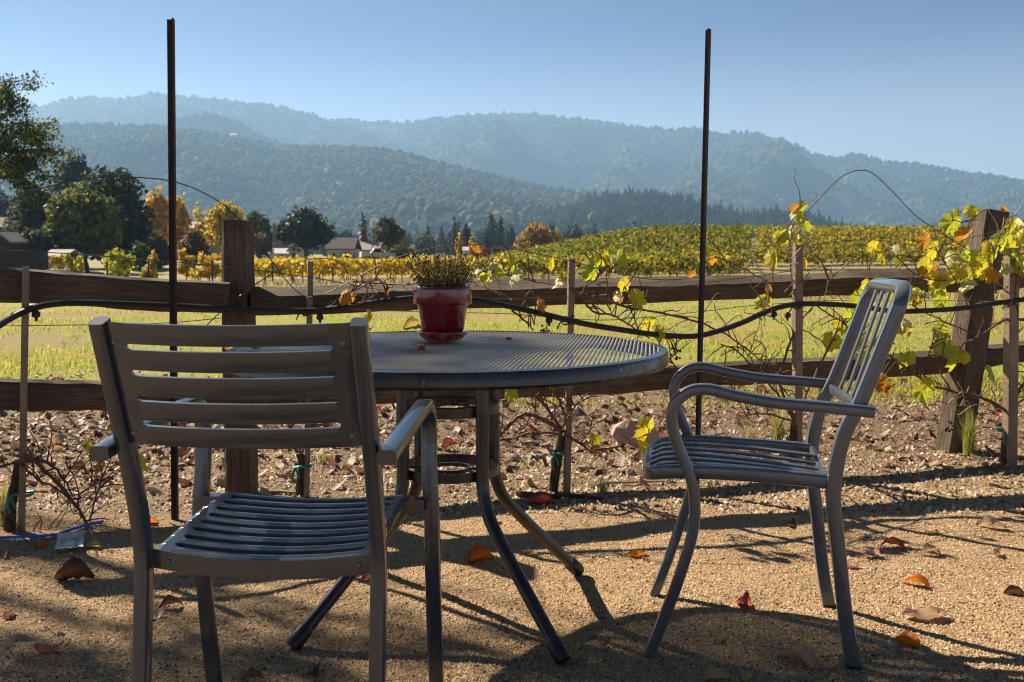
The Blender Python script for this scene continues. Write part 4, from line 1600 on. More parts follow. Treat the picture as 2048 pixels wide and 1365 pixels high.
vine((1105, 988), 'grapevine tied with green tape under the right part of the table', [(1104, 990), (1111, 945), (1118, 905), (1122, 878), (1124, 858)],
     [(.009, (1122, 862), (1090, 840), (1050, 828), (1020, 848), (1000, 872), (985, 885)), (.007, (1120, 855), (1090, 812), (1060, 780), (1048, 760)), (.006, (1124, 858), (1130, 832), (1114, 792), (1108, 770)),
      (.006, (1128, 868), (1160, 888), (1186, 908)), (.004, (1160, 886), (1180, 860), (1187, 825)), (.004, (1190, 900), (1240, 893), (1282, 868)), (.004, (1128, 850), (1150, 812), (1180, 785), (1196, 770)),
      (.006, (1118, 868), (1065, 866), (1015, 880), (975, 885)), (.003, (1108, 830), (1106, 790), (1104, 765)),
      (.005, (1143, 577), (1165, 600), (1192, 626), (1222, 630), (1247, 643), (1280, 665), (1298, 676)), (.0045, (1172, 569), (1178, 592), (1200, 630)),
      (.005, (1187, 593), (1255, 615), (1323, 626), (1394, 643), (1450, 668), (1495, 700), (1540, 740), (1575, 790)), (.0028, (1280, 668), (1257, 612), (1247, 590), (1248, 572)),
      (.0028, (968, 542), (1022, 553), (1069, 563), (1132, 573)), (.0026, (986, 525), (996, 555), (1003, 590)), (.003, (1003, 592), (975, 578), (950, 571)),
      (.005, (1022, 619), (1045, 638), (1066, 660)), (.0028, (1213, 545), (1216, 590), (1224, 632)), (.0026, (1172, 572), (1190, 560), (1204, 540), (1226, 528)),
      (.0026, (1080, 590), (1072, 630), (1068, 655)), (.004, (1310, 690), (1340, 720), (1365, 750), (1385, 770)), (.003, (1340, 722), (1350, 700), (1345, 680))],
     [(955, 538, 'P', 24), (979, 533, 'P', 30), (1000, 541, 'G', 30), (972, 553, 'G', 26), (986, 556, 'P', 16), (1018, 517, 'Y', 24), (1027, 549, 'P', 34), (1031, 540, 'G', 22),
      (1104, 525, 'Y', 30), (1119, 561, 'P', 34), (1124, 550, 'Y', 18), (1183, 538, 'G', 48), (1203, 514, 'Y', 34), (1222, 516, 'P', 22), (1238, 518, 'G', 40), (1226, 535, 'P', 20), (1216, 520, 'Y', 24),
      (1252, 569, 'P', 30), (1233, 594, 'P', 34), (1244, 598, 'O', 18), (1260, 592, 'O', 24), (1271, 597, 'P', 40), (1078, 612, 'O', 24), (1300, 654, 'Y', 42), (1318, 664, 'Y', 30), (1310, 640, 'Y', 22),
      (942, 502, 'O', 30), (940, 522, 'P', 26), (1019, 782, 'G', 40), (1104, 766, 'Y', 24), (1190, 876, 'Y', 26), (1199, 895, 'O', 28), (1293, 850, 'Y', 34), (1295, 872, 'Y', 44), (1286, 895, 'Y', 30)],
     (1118, 908))
vine((1588, 955), 'leafy grapevine on the pale stake behind the right chair', [(1588, 955), (1586, 900), (1588, 860), (1592, 835)],
     [(.007, (1588, 840), (1560, 795), (1530, 760), (1500, 728)), (.006, (1592, 838), (1560, 770), (1575, 700), (1600, 645), (1625, 618)), (.006, (1594, 838), (1620, 770), (1655, 700), (1685, 645), (1700, 625)),
      (.005, (1588, 845), (1545, 830), (1500, 830), (1470, 845)), (.003, (1592, 606), (1584, 560), (1580, 520), (1582, 470), (1592, 432), (1603, 405)),
      (.0035, (1430, 515), (1465, 528), (1500, 545), (1545, 570), (1590, 600)), (.0025, (1530, 600), (1520, 640), (1505, 690), (1490, 720)), (.0025, (1650, 535), (1655, 565), (1648, 600)),
      (.004, (1625, 606), (1660, 630), (1690, 650), (1720, 690)), (.0025, (1740, 530), (1735, 570), (1718, 590)), (.0025, (1540, 575), (1533, 610), (1520, 650)), (.004, (1500, 730), (1470, 700), (1440, 690)),
      (.003, (1500, 828), (1480, 790), (1460, 770), (1440, 740)), (.003, (1545, 770), (1520, 740), (1530, 700)), (.003, (1660, 560), (1640, 520), (1620, 500))],
     [(1604, 412, 'G', 26), (1587, 427, 'P', 24), (1601, 434, 'G', 28), (1579, 456, 'P', 30), (1597, 463, 'P', 34), (1609, 452, 'G', 26), (1557, 478, 'Y', 36), (1550, 514, 'Y', 40), (1606, 527, 'P', 24), (1593, 418, 'O', 20),
      (1563, 470, 'G', 26), (1528, 600, 'Y', 36), (1536, 576, 'O', 22), (1749, 495, 'Y', 36), (1768, 506, 'Y', 38), (1785, 496, 'P', 28), (1810, 517, 'G', 36), (1752, 510, 'G', 22), (1683, 648, 'Y', 38), (1662, 684, 'Y', 46),
      (1702, 632, 'G', 34), (1721, 601, 'G', 40), (1732, 640, 'Y', 38), (1717, 682, 'Y', 40), (1724, 716, 'Y', 34), (1430, 520, 'O', 22), (1385, 549, 'O', 18), (1735, 570, 'Y', 26)], (1592, 880))
vine((2008, 932), 'leafiest grapevine beside the leaning right fence post', [(2008, 935), (2012, 880), (2018, 845), (2024, 812)],
     [(.009, (2018, 826), (1990, 808), (1950, 792), (1900, 782), (1855, 765), (1805, 730), (1765, 700)), (.007, (2024, 812), (2040, 780), (2052, 745), (2060, 720)), (.007, (2050, 640), (2010, 640), (1965, 668), (1925, 690)),
      (.004, (1945, 668), (1900, 648), (1850, 625), (1815, 608)), (.003, (1960, 666), (1935, 610), (1910, 560), (1885, 520), (1872, 495)), (.003, (1985, 650), (1990, 590), (1985, 540), (1992, 495), (2010, 455), (2035, 425)),
      (.003, (1900, 560), (1860, 560), (1820, 540), (1790, 510), (1765, 500)), (.003, (1790, 650), (1815, 600), (1840, 590)), (.0025, (1905, 440), (1930, 445), (1950, 440)), (.004, (1900, 780), (1880, 740), (1890, 690), (1893, 655)),
      (.004, (1855, 765), (1845, 740), (1860, 700), (1870, 660)), (.004, (2030, 812), (2045, 800), (2062, 795)), (.003, (1765, 700), (1745, 690), (1725, 700)), (.0025, (1870, 800), (1920, 812), (1960, 808)),
      (.003, (1790, 690), (1770, 670), (1780, 640)), (.003, (2025, 700), (2035, 640), (2030, 580), (2040, 530))],
     [(1870, 500, 'Y', 36), (1853, 533, 'Y', 40), (1872, 536, 'O', 24), (1897, 511, 'P', 40), (1914, 546, 'P', 44), (1874, 556, 'P', 36), (1887, 562, 'Y', 28), (1934, 570, 'P', 36), (1870, 577, 'G', 26), (1885, 597, 'G', 44),
      (1904, 445, 'G', 42), (1940, 422, 'Y', 26), (2004, 420, 'O', 16), (2025, 446, 'Y', 32), (2039, 438, 'P', 28), (2006, 478, 'G', 34), (1978, 500, 'Y', 38), (1963, 529, 'Y', 46), (1985, 549, 'O', 32), (2010, 540, 'P', 36),
      (2040, 532, 'P', 44), (2038, 488, 'P', 34), (1990, 508, 'G', 34), (1972, 545, 'Y', 30), (2020, 500, 'Y', 24), (1893, 656, 'G', 44), (1885, 694, 'G', 40), (1917, 716, 'G', 50), (1905, 706, 'G', 34), (1812, 716, 'Y', 34),
      (1987, 750, 'G', 46), (1844, 782, 'G', 46), (1858, 768, 'Y', 30), (1759, 772, 'O', 38), (1817, 597, 'Y', 40), (1806, 580, 'O', 26), (1812, 612, 'Y', 30), (1834, 604, 'O', 20), (1802, 643, 'P', 36), (1802, 660, 'Y', 20),
      (1790, 588, 'G', 34), (1843, 590, 'P', 24), (2045, 470, 'Y', 30), (1955, 512, 'G', 26)], (2015, 862))


# the row goes on beyond the left of the picture
def bare_vine(x, y, seed, label):
    r = random.Random(seed)
    root = empty('grapevine', (x, y, gz(x, y)))
    tag(root, label, 'vine', 'vines trained along the fence')
    m = MB()
    m.tube(smooth_path([(0, 0, -.03), (.03, .01, .2), (-.02, 0, .42)], 4), [.024, .023, .022, .021, .02, .02, .019, .018, .018], 8)
    m.build('trunk', M['vine_bark'], root)
    for k in range(16):
        d = Vector((r.uniform(-1, 1), r.uniform(-.35, .35), r.uniform(.3, 1.3))).normalized()
        L = r.uniform(.7, 1.7)
        p0 = Vector((0, 0, .40))
        pp = [p0]
        for i in range(5):
            pp.append(pp[-1] + d * L / 5 + Vector((r.gauss(0, .05), r.gauss(0, .04), r.gauss(0, .05))))
        pp = smooth_path(pp, 3)
        m = MB()
        m.tube(pp, [.0065 * (1 - .6 * i / len(pp)) for i in range(len(pp))], 5)
        for q in pp[3:]:
            e = q + Vector((r.uniform(-.12, .12), r.uniform(-.08, .08), r.uniform(-.05, .14)))
            m.tube([q, (q + e) / 2 + Vector((.01, 0, .01)), e], [.003, .0025, .0015], 4, False)
        m.build('cane', M['cane'], root)
        for _ in range(2):
            lo = bpy.data.objects.new('leaf', leaf_mesh(r.choice(('leaf_yellow', 'leaf_green', 'leaf_orange')), r.randrange(6)))
            lo.location = r.choice(pp[4:])
            sz = r.uniform(.07, .11)
            lo.scale = (sz, sz, sz)
            lo.rotation_euler = (math.radians(90) + r.uniform(-.7, .5), math.pi + r.uniform(-.8, .8), r.uniform(-1, 1))
            link(lo, root)


bare_vine(-3.0, 3.1, 1, 'leafy vine next along the row, past the left edge')
bare_vine(-3.6, 2.6, 2, 'second vine along the row past the left edge')
bare_vine(-3.55, 4.0, 3, 'vine behind the row past the left edge')

# dried grape clusters
def cluster(px, py, lab, seed):
    q = P(px, py, row_y(px) - .02)
    r = random.Random(seed)
    root = empty('grape_cluster', q)
    tag(root, lab, 'grapes', 'shrivelled grape bunches')
    m = MB()
    m.tube([(0, 0, .05), (.004, 0, .02), (0, 0, -.035)], .0016, 5)
    m.build('stem', M['cane'], root)
    for _ in range(10):
        m = MB()
        c = (r.uniform(-.02, .02), r.uniform(-.012, .012), r.uniform(-.04, .02))
        m.lathe([(0, .0055), (.0045, .003), (.0055, 0), (.0042, -.0035), (0, -.0055)], 7, c)
        m.tube([(0, 0, c[2] + .012), c], .0009, 3, False)
        m.build('grape', M['grape_black'], root)


cluster(1092, 655, 'few shrivelled black grapes hanging below the hose right of the pot', 1)
cluster(1352, 700, 'dried black grape bunch right of the table edge', 2)
cluster(1535, 735, 'dried grape bunch left of the pale stake', 3)
cluster(1897, 850, 'dark dried grape bunch in front of the leaning post', 4)
# ================================================================== TABLE
TX, TY, TZ, TR = -.17, 2.685, .73, .588
table = empty('patio_table', (TX, TY, 0))
tag(table, 'round dark metal patio table with mesh top behind the left chair', 'table')
m = MB()
rim = [(TR - .022, .0), (TR - .004, -.002), (TR, -.010), (TR, -.034), (TR - .006, -.041), (TR - .024, -.041), (TR - .024, -.006)]
m.lathe(rim, 96, (0, 0, TZ), True, True)
m.build('rim', M['table_paint'], table)
# mesh top: close ribs with fine cross bars under them
ang = math.radians(8)
ux, uy = Vector((math.sin(ang), math.cos(ang), 0)), Vector((math.cos(ang), -math.sin(ang), 0))
R0 = TR - .020
m = MB()
k = -R0 + .006
while k < R0 - .004:
    L = math.sqrt(max(R0 * R0 - k * k, 0))
    a, b = uy * k - ux * L, uy * k + ux * L
    w, hgt = .0027, .0042
    c0 = Vector((0, 0, TZ - .004))
    prof = [(-w, -.002), (-w * .75, hgt * .55), (0, hgt * .8), (w * .75, hgt * .55), (w, -.002)]
    seg = max(2, int(2 * L / .08))
    vs, fs = [], []
    for i in range(seg + 1):
        q = a + (b - a) * i / seg
        for p, z in prof:
            vs.append(q + uy * p + c0 + Vector((0, 0, z + .0008 * mnoise.noise((q[0] * 14, q[1] * 14, 0)))))
    for i in range(seg):
        for j in range(4):
            fs.append((i * 5 + j, i * 5 + j + 1, i * 5 + j + 6, i * 5 + j + 5))
    m.add(vs, fs, True)
    k += .0109
o = m.build('mesh_ribs', M['table_mesh'], table)
o['kind'] = 'stuff'
m = MB()
k = -R0 + .006
while k < R0 - .004:
    L = math.sqrt(max(R0 * R0 - k * k, 0))
    a, b = ux * k - uy * L, ux * k + uy * L
    c0 = Vector((0, 0, TZ - .0075))
    m.add([a + ux * -.0016 + c0, b + ux * -.0016 + c0, b + ux * .0016 + c0, a + ux * .0016 + c0], [(0, 1, 2, 3)])
    k += .0125
o = m.build('mesh_cross_bars', M['table_mesh'], table)
o['kind'] = 'stuff'
for i, a0 in enumerate((-52, 38, 128, 218)):
    a = math.radians(a0)
    d = Vector((math.cos(a), math.sin(a), 0))
    pr = [(.20, .695), (.165, .685), (.15, .655), (.15, .50), (.15, .40), (.155, .355), (.172, .31), (.20, .27), (.28, .19), (.38, .098), (.475, .012)]
    pp = smooth_path([d * r + Vector((0, 0, z)) for r, z in pr], 4)
    m = MB()
    m.tube(pp, .0172, 14)
    lg = m.build('leg', M['table_paint'], table)
    e = pp[-1]
    dv = (pp[-1] - pp[-3]).normalized()
    m = MB()
    m.tube([e - dv * .055, e - dv * .05, e - dv * .004, e + dv * .004], [.0172, .0205, .0212, .018], 14)
    m.build('foot_cap', M['black_plastic'], lg)
for z in (.565, .395):
    m = MB()
    m.lathe([(.130, -.013), (.134, -.013), (.134, .013), (.130, .013)], 48, (0, 0, z), True, True)
    rg = m.build('ring', M['table_paint'], table)
    m = MB()
    m.lathe([(.052, -.005), (.057, -.005), (.057, .005), (.052, .005)], 32, (0, 0, z), True, True)
    for q in range(4):
        w = math.radians(-7 + 90 * q)
        dd = Vector((math.cos(w), math.sin(w), 0))
        m.tube([dd * .056 + Vector((0, 0, z)), dd * .131 + Vector((0, 0, z))], .0035, 6)
    m.build('inner_ring', M['table_paint'], rg)
m = MB()
for q in range(4):
    w = math.radians(-52 + 90 * q)
    dd = Vector((math.cos(w), math.sin(w), 0))
    m.tube([dd * .03 + Vector((0, 0, TZ - .026)), dd * (TR - .02) + Vector((0, 0, TZ - .026))], .010, 8)
m.build('under_frame', M['table_paint'], table)


# ================================================================== LEFT CHAIR: pressed steel with cross slats
def slotted(root, mapf, uo, ui, v0, v1, n, slot, th, mat, slat_name, band_name, nu=18, bead=.0045):
    """a sheet with n slats and rounded slots between them; every slat its own part"""
    hgt = (v1 - v0 - slot * (n - 1)) / n
    for i in range(n):
        a = v0 + i * (hgt + slot)
        b = a + hgt
        prof = [(a, -th), (a, -bead), (a + bead * .3, -bead * .35), (a + bead, 0), (b - bead, 0), (b - bead * .3, -bead * .35), (b, -bead), (b, -th)]
        vs, fs = [], []
        for j in range(nu + 1):
            u = -ui + 2 * ui * j / nu
            for v, w in prof:
                vs.append(mapf(u, v, w))
        k = len(prof)
        for j in range(nu):
            for q in range(k):
                q2 = (q + 1) % k
                fs.append((j * k + q, j * k + q2, (j + 1) * k + q2, (j + 1) * k + q))
        m = MB()
        m.add(vs, fs, True)
        m.build(slat_name, M[mat], root)
    vv = []
    for i in range(n):
        a = v0 + i * (hgt + slot)
        vv += [(a, 0.0), (a + hgt * .5, 0.0), (a + hgt, 0.0)]
        if i < n - 1:
            for t in (.12, .3, .5, .7, .88):
                x = (t - .5) * 2
                vv.append((a + hgt + slot * t, math.sqrt(1 - x * x) * slot * .5))
    for s in (-1, 1):
        vs, fs = [], []
        for v, nt in vv:
            for u, w in ((ui + nt, -th), (ui + nt, 0), ((ui + nt) * .35 + uo * .65, 0), (uo, -bead), (uo, -th)):
                vs.append(mapf(s * u, v, w))
        for j in range(len(vv) - 1):
            for q in range(4):
                f = (j * 5 + q, j * 5 + q + 1, (j + 1) * 5 + q + 1, (j + 1) * 5 + q)
                fs.append(f if s < 0 else tuple(reversed(f)))
        m = MB()
        m.add(vs, fs, False)
        m.build(band_name, M[mat], root)


def chair_slatted(loc, rz, label):
    root = empty('patio_chair', loc, rz)
    tag(root, label, 'chair')
    mt = 'chair_paint'
    post = [(-.062, 0), (-.040, .12), (-.018, .27), (-.004, .38), (.0, .44), (-.008, .50), (-.026, .57), (-.05, .645), (-.085, .74), (-.134, .872)]
    for s in (-1, 1):
        m = MB()
        m.sweep(smooth_path([(s * .214, y, z) for y, z in post], 5), (1, 0, 0), .027, .034, .006)
        lg = m.build('rear_leg', M[mt], root)
        m = MB()
        m.box((s * .214, -.062, .006), (.03, .036, .012))
        m.build('foot_cap', M['black_plastic'], lg)
        arm = [(.425, 0), (.395, .15), (.375, .30), (.368, .42), (.374, .52), (.380, .60), (.370, .642), (.340, .664), (.28, .668), (.15, .660), (.0, .650), (-.085, .642)]
        m = MB()
        m.sweep(smooth_path([(s * (.247 + (.006 if z < .5 else 0)), y, z) for y, z in arm], 6), (1, 0, 0), .033, .026, .007)
        m.build('arm', M[mt], root)
        m = MB()
        m.box((s * .222, .362, .450), (.036, .03, .024))
        m.build('bracket', M[mt], root)

    def post_at(v):
        # v runs down the back from the top
        z = .868 - v
        y = np.interp(z, [.5, .57, .645, .74, .872], [-.008, -.026, -.05, -.085, -.134])
        return float(y), z

    def backmap(u, v, w):
        y, z = post_at(v)
        bow = .020 * (1 - (u / .2) ** 2)
        return Vector((u, y - bow - w - .012, z - .004 * (1 - (u / .2) ** 2)))
    slotted(root, backmap, .2005, .167, -.003, .211, 5, .0088, .010, mt, 'back_slat', 'back_side_band', bead=.0025)

    def seatmap(u, v, w):
        # v runs from the rear edge to the front
        q = v / .40
        y = .018 + v
        z = .447 + .022 * math.sin(q * math.pi * .5) - .020 * max(0, (q - .86) / .14) ** 2 - .017 * (1 - (u / .2) ** 2) * (1 - .35 * q)
        return Vector((u, y, z + w))
    slotted(root, seatmap, .2035, .172, .0, .40, 10, .0125, .011, mt, 'seat_slat', 'seat_side_band')
    # rear apron of the seat, bowed like the sheet
    for nm, yy, q in (('rear_apron', .014, 0.0), ('front_apron', .421, 1.0)):
        vs, fs = [], []
        for j in range(19):
            u = -.2035 + .407 * j / 18
            t = seatmap(u, q * .40, 0)
            for dy, dz in ((0, .001), (0, -.034), (.004, -.034), (.004, .001)):
                vs.append((u, yy + (dy if q < .5 else -dy), t.z + dz - .001))
        for j in range(18):
            for k in range(4):
                k2 = (k + 1) % 4
                fs.append((j * 4 + k, (j + 1) * 4 + k, (j + 1) * 4 + k2, j * 4 + k2))
        fs += [(0, 1, 2, 3), (75, 74, 73, 72)]
        m = MB()
        m.add(vs, fs)
        m.build(nm, M[mt], root)
    for s in (-1, 1):
        for v in (.03, .19):
            q = backmap(s * .188, v, .0)
            m = MB()
            m.lathe([(0, .003), (.004, .002), (.005, 0)], 10, (0, 0, 0))
            o = m.build('screw', M['chair_grey'], root)
            o.location = q
            o.rotation_euler = (math.radians(90), 0, 0)
        m = MB()
        m.lathe([(0, .003), (.004, .002), (.005, 0)], 10, (0, 0, 0))
        o = m.build('screw', M['chair_grey'], root)
        o.location = (s * .175, .0135, .425)
        o.rotation_euler = (math.radians(90), 0, 0)
    return root


chair_slatted((-.449, 1.735, 0.0), -math.radians(4.0), 'dark blue-grey slatted metal armchair seen from behind at the left')


# ================================================================== RIGHT CHAIR: bent bars running front to back
def chair_barred(loc, rz, label):
    root = empty('patio_chair', loc, rz)
    tag(root, label, 'chair')
    mt = 'chair_grey'
    post = [(-.056, 0), (-.034, .12), (-.012, .29), (.002, .40), (.0, .467), (-.018, .562), (-.053, .643), (-.098, .77), (-.130, .862)]
    hw = .206
    top = []
    for s in (-1, 1):
        m = MB()
        m.sweep(smooth_path([(s * hw, y, z) for y, z in post], 5), (1, 0, 0), .024, .034, .006)
        lg = m.build('rear_leg', M[mt], root)
        m = MB()
        m.box((s * hw, -.056, .006), (.028, .036, .012))
        m.build('foot_cap', M['black_plastic'], lg)
        arm = [(.428, 0), (.395, .09), (.358, .20), (.325, .32), (.322, .40), (.334, .46), (.365, .535), (.378, .585), (.372, .625), (.340, .657), (.295, .664), (.235, .651), (.14, .636), (.02, .628), (-.078, .620)]
        m = MB()
        m.sweep(smooth_path([(s * (.234 - (.012 if z < .1 else 0)), y, z) for y, z in arm], 6), (1, 0, 0), .028, .027, .007)
        m.build('arm', M[mt], root)
        m = MB()
        m.box((s * .214, .326, .437), (.034, .03, .02))
        m.build('bracket', M[mt], root)

    def bk(z):
        return float(np.interp(z, [.467, .562, .643, .77, .868, .91], [.0, -.018, -.053, -.098, -.132, -.147]))
    # rounded top of the back
    pts = []
    for s, rng in ((-1, (180, 90)), (1, (90, 0))):
        for k in range(7):
            a = math.radians(rng[0] + (rng[1] - rng[0]) * k / 6)
            x, z = s * (hw - .045) + .045 * math.cos(a), .858 + .045 * math.sin(a)
            pts.append((x, bk(z), z))
    m = MB()
    m.sweep([(-hw, bk(.845), .845)] + pts + [(hw, bk(.845), .845)], (0, 1, -.38), .033, .024, .006)
    m.build('top_rail', M[mt], root)
    m = MB()
    zz = .615
    m.sweep([(-hw, bk(zz), zz), (-.1, bk(zz) - .012, zz), (0, bk(zz) - .016, zz), (.1, bk(zz) - .012, zz), (hw, bk(zz), zz)], (0, 0, 1), .026, .012, .004)
    m.build('lower_back_rail', M[mt], root)
    for x in (-.122, -.041, .041, .122):
        pp = []
        for z in np.linspace(.612, .892, 9):
            t = (z - .612) / .28
            pp.append((x, bk(z) - .014 * (1 - (x / .2) ** 2) * (1 - t), z))
        m = MB()
        m.sweep(pp, (1, 0, 0), .024, .007, .0025)
        m.build('back_bar', M[mt], root)
    # seat frame
    zs = lambda y, x: .452 + .012 * math.sin(max(0, y) / .43 * 2.4) - .022 * (1 - (x / .2) ** 2) * max(0, 1 - y / .40) - .020 * max(0, (y - .38) / .06) ** 2
    fr = []
    sw = .197
    for (x, y) in [(-sw, .0), (-sw, .12), (-sw, .26), (-sw, .37), (-sw + .02, .418), (-sw + .07, .436), (-.06, .440), (.06, .440), (sw - .07, .436), (sw - .02, .418), (sw, .37), (sw, .26), (sw, .12), (sw, .0)]:
        fr.append((x, y, zs(y, sw) - .005))
    m = MB()
    m.sweep(smooth_path(fr, 3), (0, 0, 1), .034, .022, .006)
    m.build('seat_frame', M[mt], root)
    m = MB()
    m.sweep(smooth_path([(x, .004, zs(0, x) - .004) for x in np.linspace(-.205, .205, 9)], 2), (0, 0, 1), .026, .016, .004)
    m.build('rear_seat_rail', M[mt], root)
    for x in (-.132, -.066, 0, .066, .132):
        m = MB()
        m.sweep([(x, y, zs(y, x) + .003) for y in np.linspace(.0, .434, 16)], (1, 0, 0), .032, .008, .003)
        m.build('seat_bar', M[mt], root)
    return root


chair_barred((.790, 2.493, 0), math.atan2(.985, .172), 'weathered grey metal armchair with vertical back bars, facing left at the right')

# ================================================================== FLOWER POT
pc = G(886, 683, TZ)
pot = empty('flower_pot', (pc[0], pc[1], TZ + .0095))
tag(pot, 'glossy dark red flower pot standing on the table', 'flower pot')
sc = pc[1] / FPX
S = sc
rim_r, h_tot = 59 * S, 104 * S
zb = .006
m = MB()
m.lathe([(0, zb), (38 * S, zb), (40 * S, zb + .003), (50 * S, 66 * S), (51 * S, 69 * S)], 56)
m.build('body', M['red_glaze'], pot)
m = MB()
m.lathe([(50 * S, 67 * S), (57 * S, 69 * S), (58.6 * S, 73 * S), (59.5 * S, 98 * S), (59 * S, 102 * S), (57 * S, h_tot), (54 * S, 102.5 * S), (52.5 * S, 97 * S), (50 * S, 80 * S)], 56)
m.build('rim', M['red_glaze'], pot)
m = MB()
m.lathe([(0, 93 * S), (30 * S, 94 * S), (52 * S, 92 * S)], 24)
m.build('soil', M['soil'], pot)
sau = MB()
sau.lathe([(0, .0), (33 * S, .0), (36 * S, .002), (44 * S, .012), (50 * S, .020), (53 * S, .023), (53 * S, .0275), (50 * S, .0285), (46 * S, .024), (40 * S, .011), (0, .010)], 56)
so = sau.build('pot_saucer', M['red_glaze'])
so.location = (pc[0], pc[1], TZ + .0022)
tag(so, 'dark red glazed saucer under the flower pot', 'saucer')


def potted_plant():
    root = empty('potted_plant', (pc[0], pc[1], TZ + .011 + 93 * S))
    tag(root, 'straggly half-dry flowering plant growing in the red pot', 'plant')
    r = random.Random(9)
    stems = MB()
    lc, lco, lcn = [], [], []
    heads = []
    pal = [(0.10, 0.13, 0.025), (0.17, 0.20, 0.03), (0.06, 0.07, 0.02), (0.16, 0.09, 0.04), (0.26, 0.26, 0.05), (0.08, 0.05, 0.025), (0.30, 0.22, 0.12)]
    for i in range(135):
        a = r.uniform(0, 6.28)
        rr = 44 * S * math.sqrt(r.random())
        p0 = Vector((rr * math.cos(a), rr * math.sin(a), 0))
        lean = r.gauss(0, .55) + .1
        Hh = (.030 + .10 * r.random() ** 1.5) * (1.0 if i > 30 else 1.35)
        tip = p0 + Vector((math.cos(a) * abs(lean) * Hh * .9 + r.gauss(0, .012), math.sin(a) * abs(lean) * Hh * .9, Hh))
        if i < 22:
            tip.x -= r.uniform(.0, .035)
        mid = p0 * .55 + tip * .45 + Vector((r.gauss(0, .006), r.gauss(0, .006), .008))
        pp = smooth_path([p0, mid, tip], 4)
        stems.tube(pp, [.0011, .001, .0009, .0008, .0008, .0007, .0006, .0005, .0004], 4, False)
        for q in pp[2:]:
            for _ in range(r.choice((1, 2, 3, 4))):
                lc.append(q + Vector((r.gauss(0, .006), r.gauss(0, .006), r.gauss(0, .005))))
                lcn.append((r.gauss(0, 1), r.gauss(0, 1), r.gauss(.3, 1)))
                lco.append(np.array(r.choice(pal)) * r.uniform(.7, 1.3))
        if r.random() < .35:
            heads.append(tip)
    for (px, py) in ((856, 468), (806, 484), (922, 465), (877, 478), (892, 484), (866, 482), (812, 492), (914, 479), (832, 560 - 30)):
        q = P(px, py, pc[1]) - root.location
        b0 = Vector((q.x * .45, 0, .01))
        pp = smooth_path([b0, (b0 + q) / 2 + Vector((q.x * .1, 0, 0)), q], 4)
        stems.tube(pp, .0009, 4, False)
        heads.append(q)
    so = stems.build('stems', M['cane'], root)
    V, F = cards(np.array([tuple(q) for q in lc]), np.array([r.uniform(.0022, .0052) for _ in lc]), np.array(lcn), .5)
    fo = np_obj('leaves', V, F, M['foliage'], np.repeat(np.array(lco), 4, axis=0), root)
    fo['kind'] = 'stuff'
    hm = MB()
    hm.lathe([(0, .0035), (.0025, .0025), (.0035, 0), (.002, -.003), (0, -.0035)], 7)
    first = None
    for q in heads:
        if first is None:
            o = hm.build('seed_head', M['seed_head'], root)
            first = o
        else:
            o = first.copy()
            link(o, root)
        o.location = q
        s = r.uniform(.6, 1.25)
        o.scale = (s, s, s)
    # two little white flowers
    for (px, py) in ((826, 493), (887, 511)):
        q = P(px, py, pc[1] - .03) - root.location
        fm = MB()
        for k in range(5):
            w = 2 * math.pi * k / 5
            d = Vector((math.cos(w), -.4, math.sin(w)))
            e = Vector((-math.sin(w), 0, math.cos(w)))
            fm.add([q, q + d * .005 + e * .003, q + d * .009, q + d * .005 - e * .003], [(0, 1, 2, 3)])
        fm.tube([q, Vector((q.x * .7, 0, .05))], .0008, 4, False)
        fm.build('flower', M['petal_white'], root)


potted_plant()


# ================================================================== FALLEN LEAVES
def fallen_mesh(seed, curl, fold, twist, bumpy=.10):
    """a dry ovate leaf, curled, with its stalk"""
    r = random.Random(seed)
    V, F = [], []
    nl, nw = 11, 4
    for i in range(nl + 1):
        t = i / nl
        wd = .30 * math.sin(math.pi * min(.97, t * .93 + .05)) ** .75 * (1 - .25 * t)
        for j in range(nw + 1):
            s = (j / nw - .5) * 2
            x = (t - .5)
            y = s * wd * (1 + .28 * mnoise.noise((t * 6, s * 3, seed)))
            z = curl * ((t - .5) ** 2) + fold * (abs(s) ** 1.3) * wd * 1.3 + twist * s * wd * (t - .3) + bumpy * mnoise.noise((t * 3.3, s * 1.7, seed + 3)) + .06 * mnoise.noise((t * 8, s * 4, seed + 7)) + .10 * max(0, t - .72) * math.sin(seed * 2.3) * 3
            V.append([x, y, z])
    for i in range(nl):
        for j in range(nw):
            a = i * (nw + 1) + j
            F.append((a, a + nw + 1, a + nw + 2, a + 1))
    mid = nw // 2
    p = Vector(V[mid])
    n0 = len(V)
    e = p + Vector((-.16, r.uniform(-.06, .06), .10))
    f = p + Vector((-.34, r.uniform(-.12, .12), r.uniform(.08, .26)))
    for q, w in ((p, .012), (e, .009), (f, .008)):
        V += [[q.x, q.y - w, q.z], [q.x, q.y + w, q.z], [q.x, q.y, q.z + w * 1.4]]
    for i in range(2):
        for k in range(3):
            a, b = n0 + i * 3 + k, n0 + i * 3 + (k + 1) % 3
            F.append((a, b, b + 3, a + 3))
    V = np.array(V)
    V[:, 2] -= np.quantile(V[:n0, 2], .06)
    me = bpy.data.meshes.new('fallen_leaf')
    me.from_pydata([tuple(q) for q in V], [], F)
    me.polygons.foreach_set('use_smooth', [True] * len(F))
    me.update()
    return me


FALL = {}
FV = [(.5, .5, .2), (-.7, .8, .5), (.25, 1.2, -.4), (.9, .3, .9), (-.3, .5, -.9), (.1, 1.6, .3), (1.2, .7, -.5)]


def fallen(mat, v):
    k = (mat, v)
    if k not in FALL:
        me = fallen_mesh(v + 3, *FV[v])
        me.materials.append(M[mat])
        FALL[k] = me
    return FALL[k]


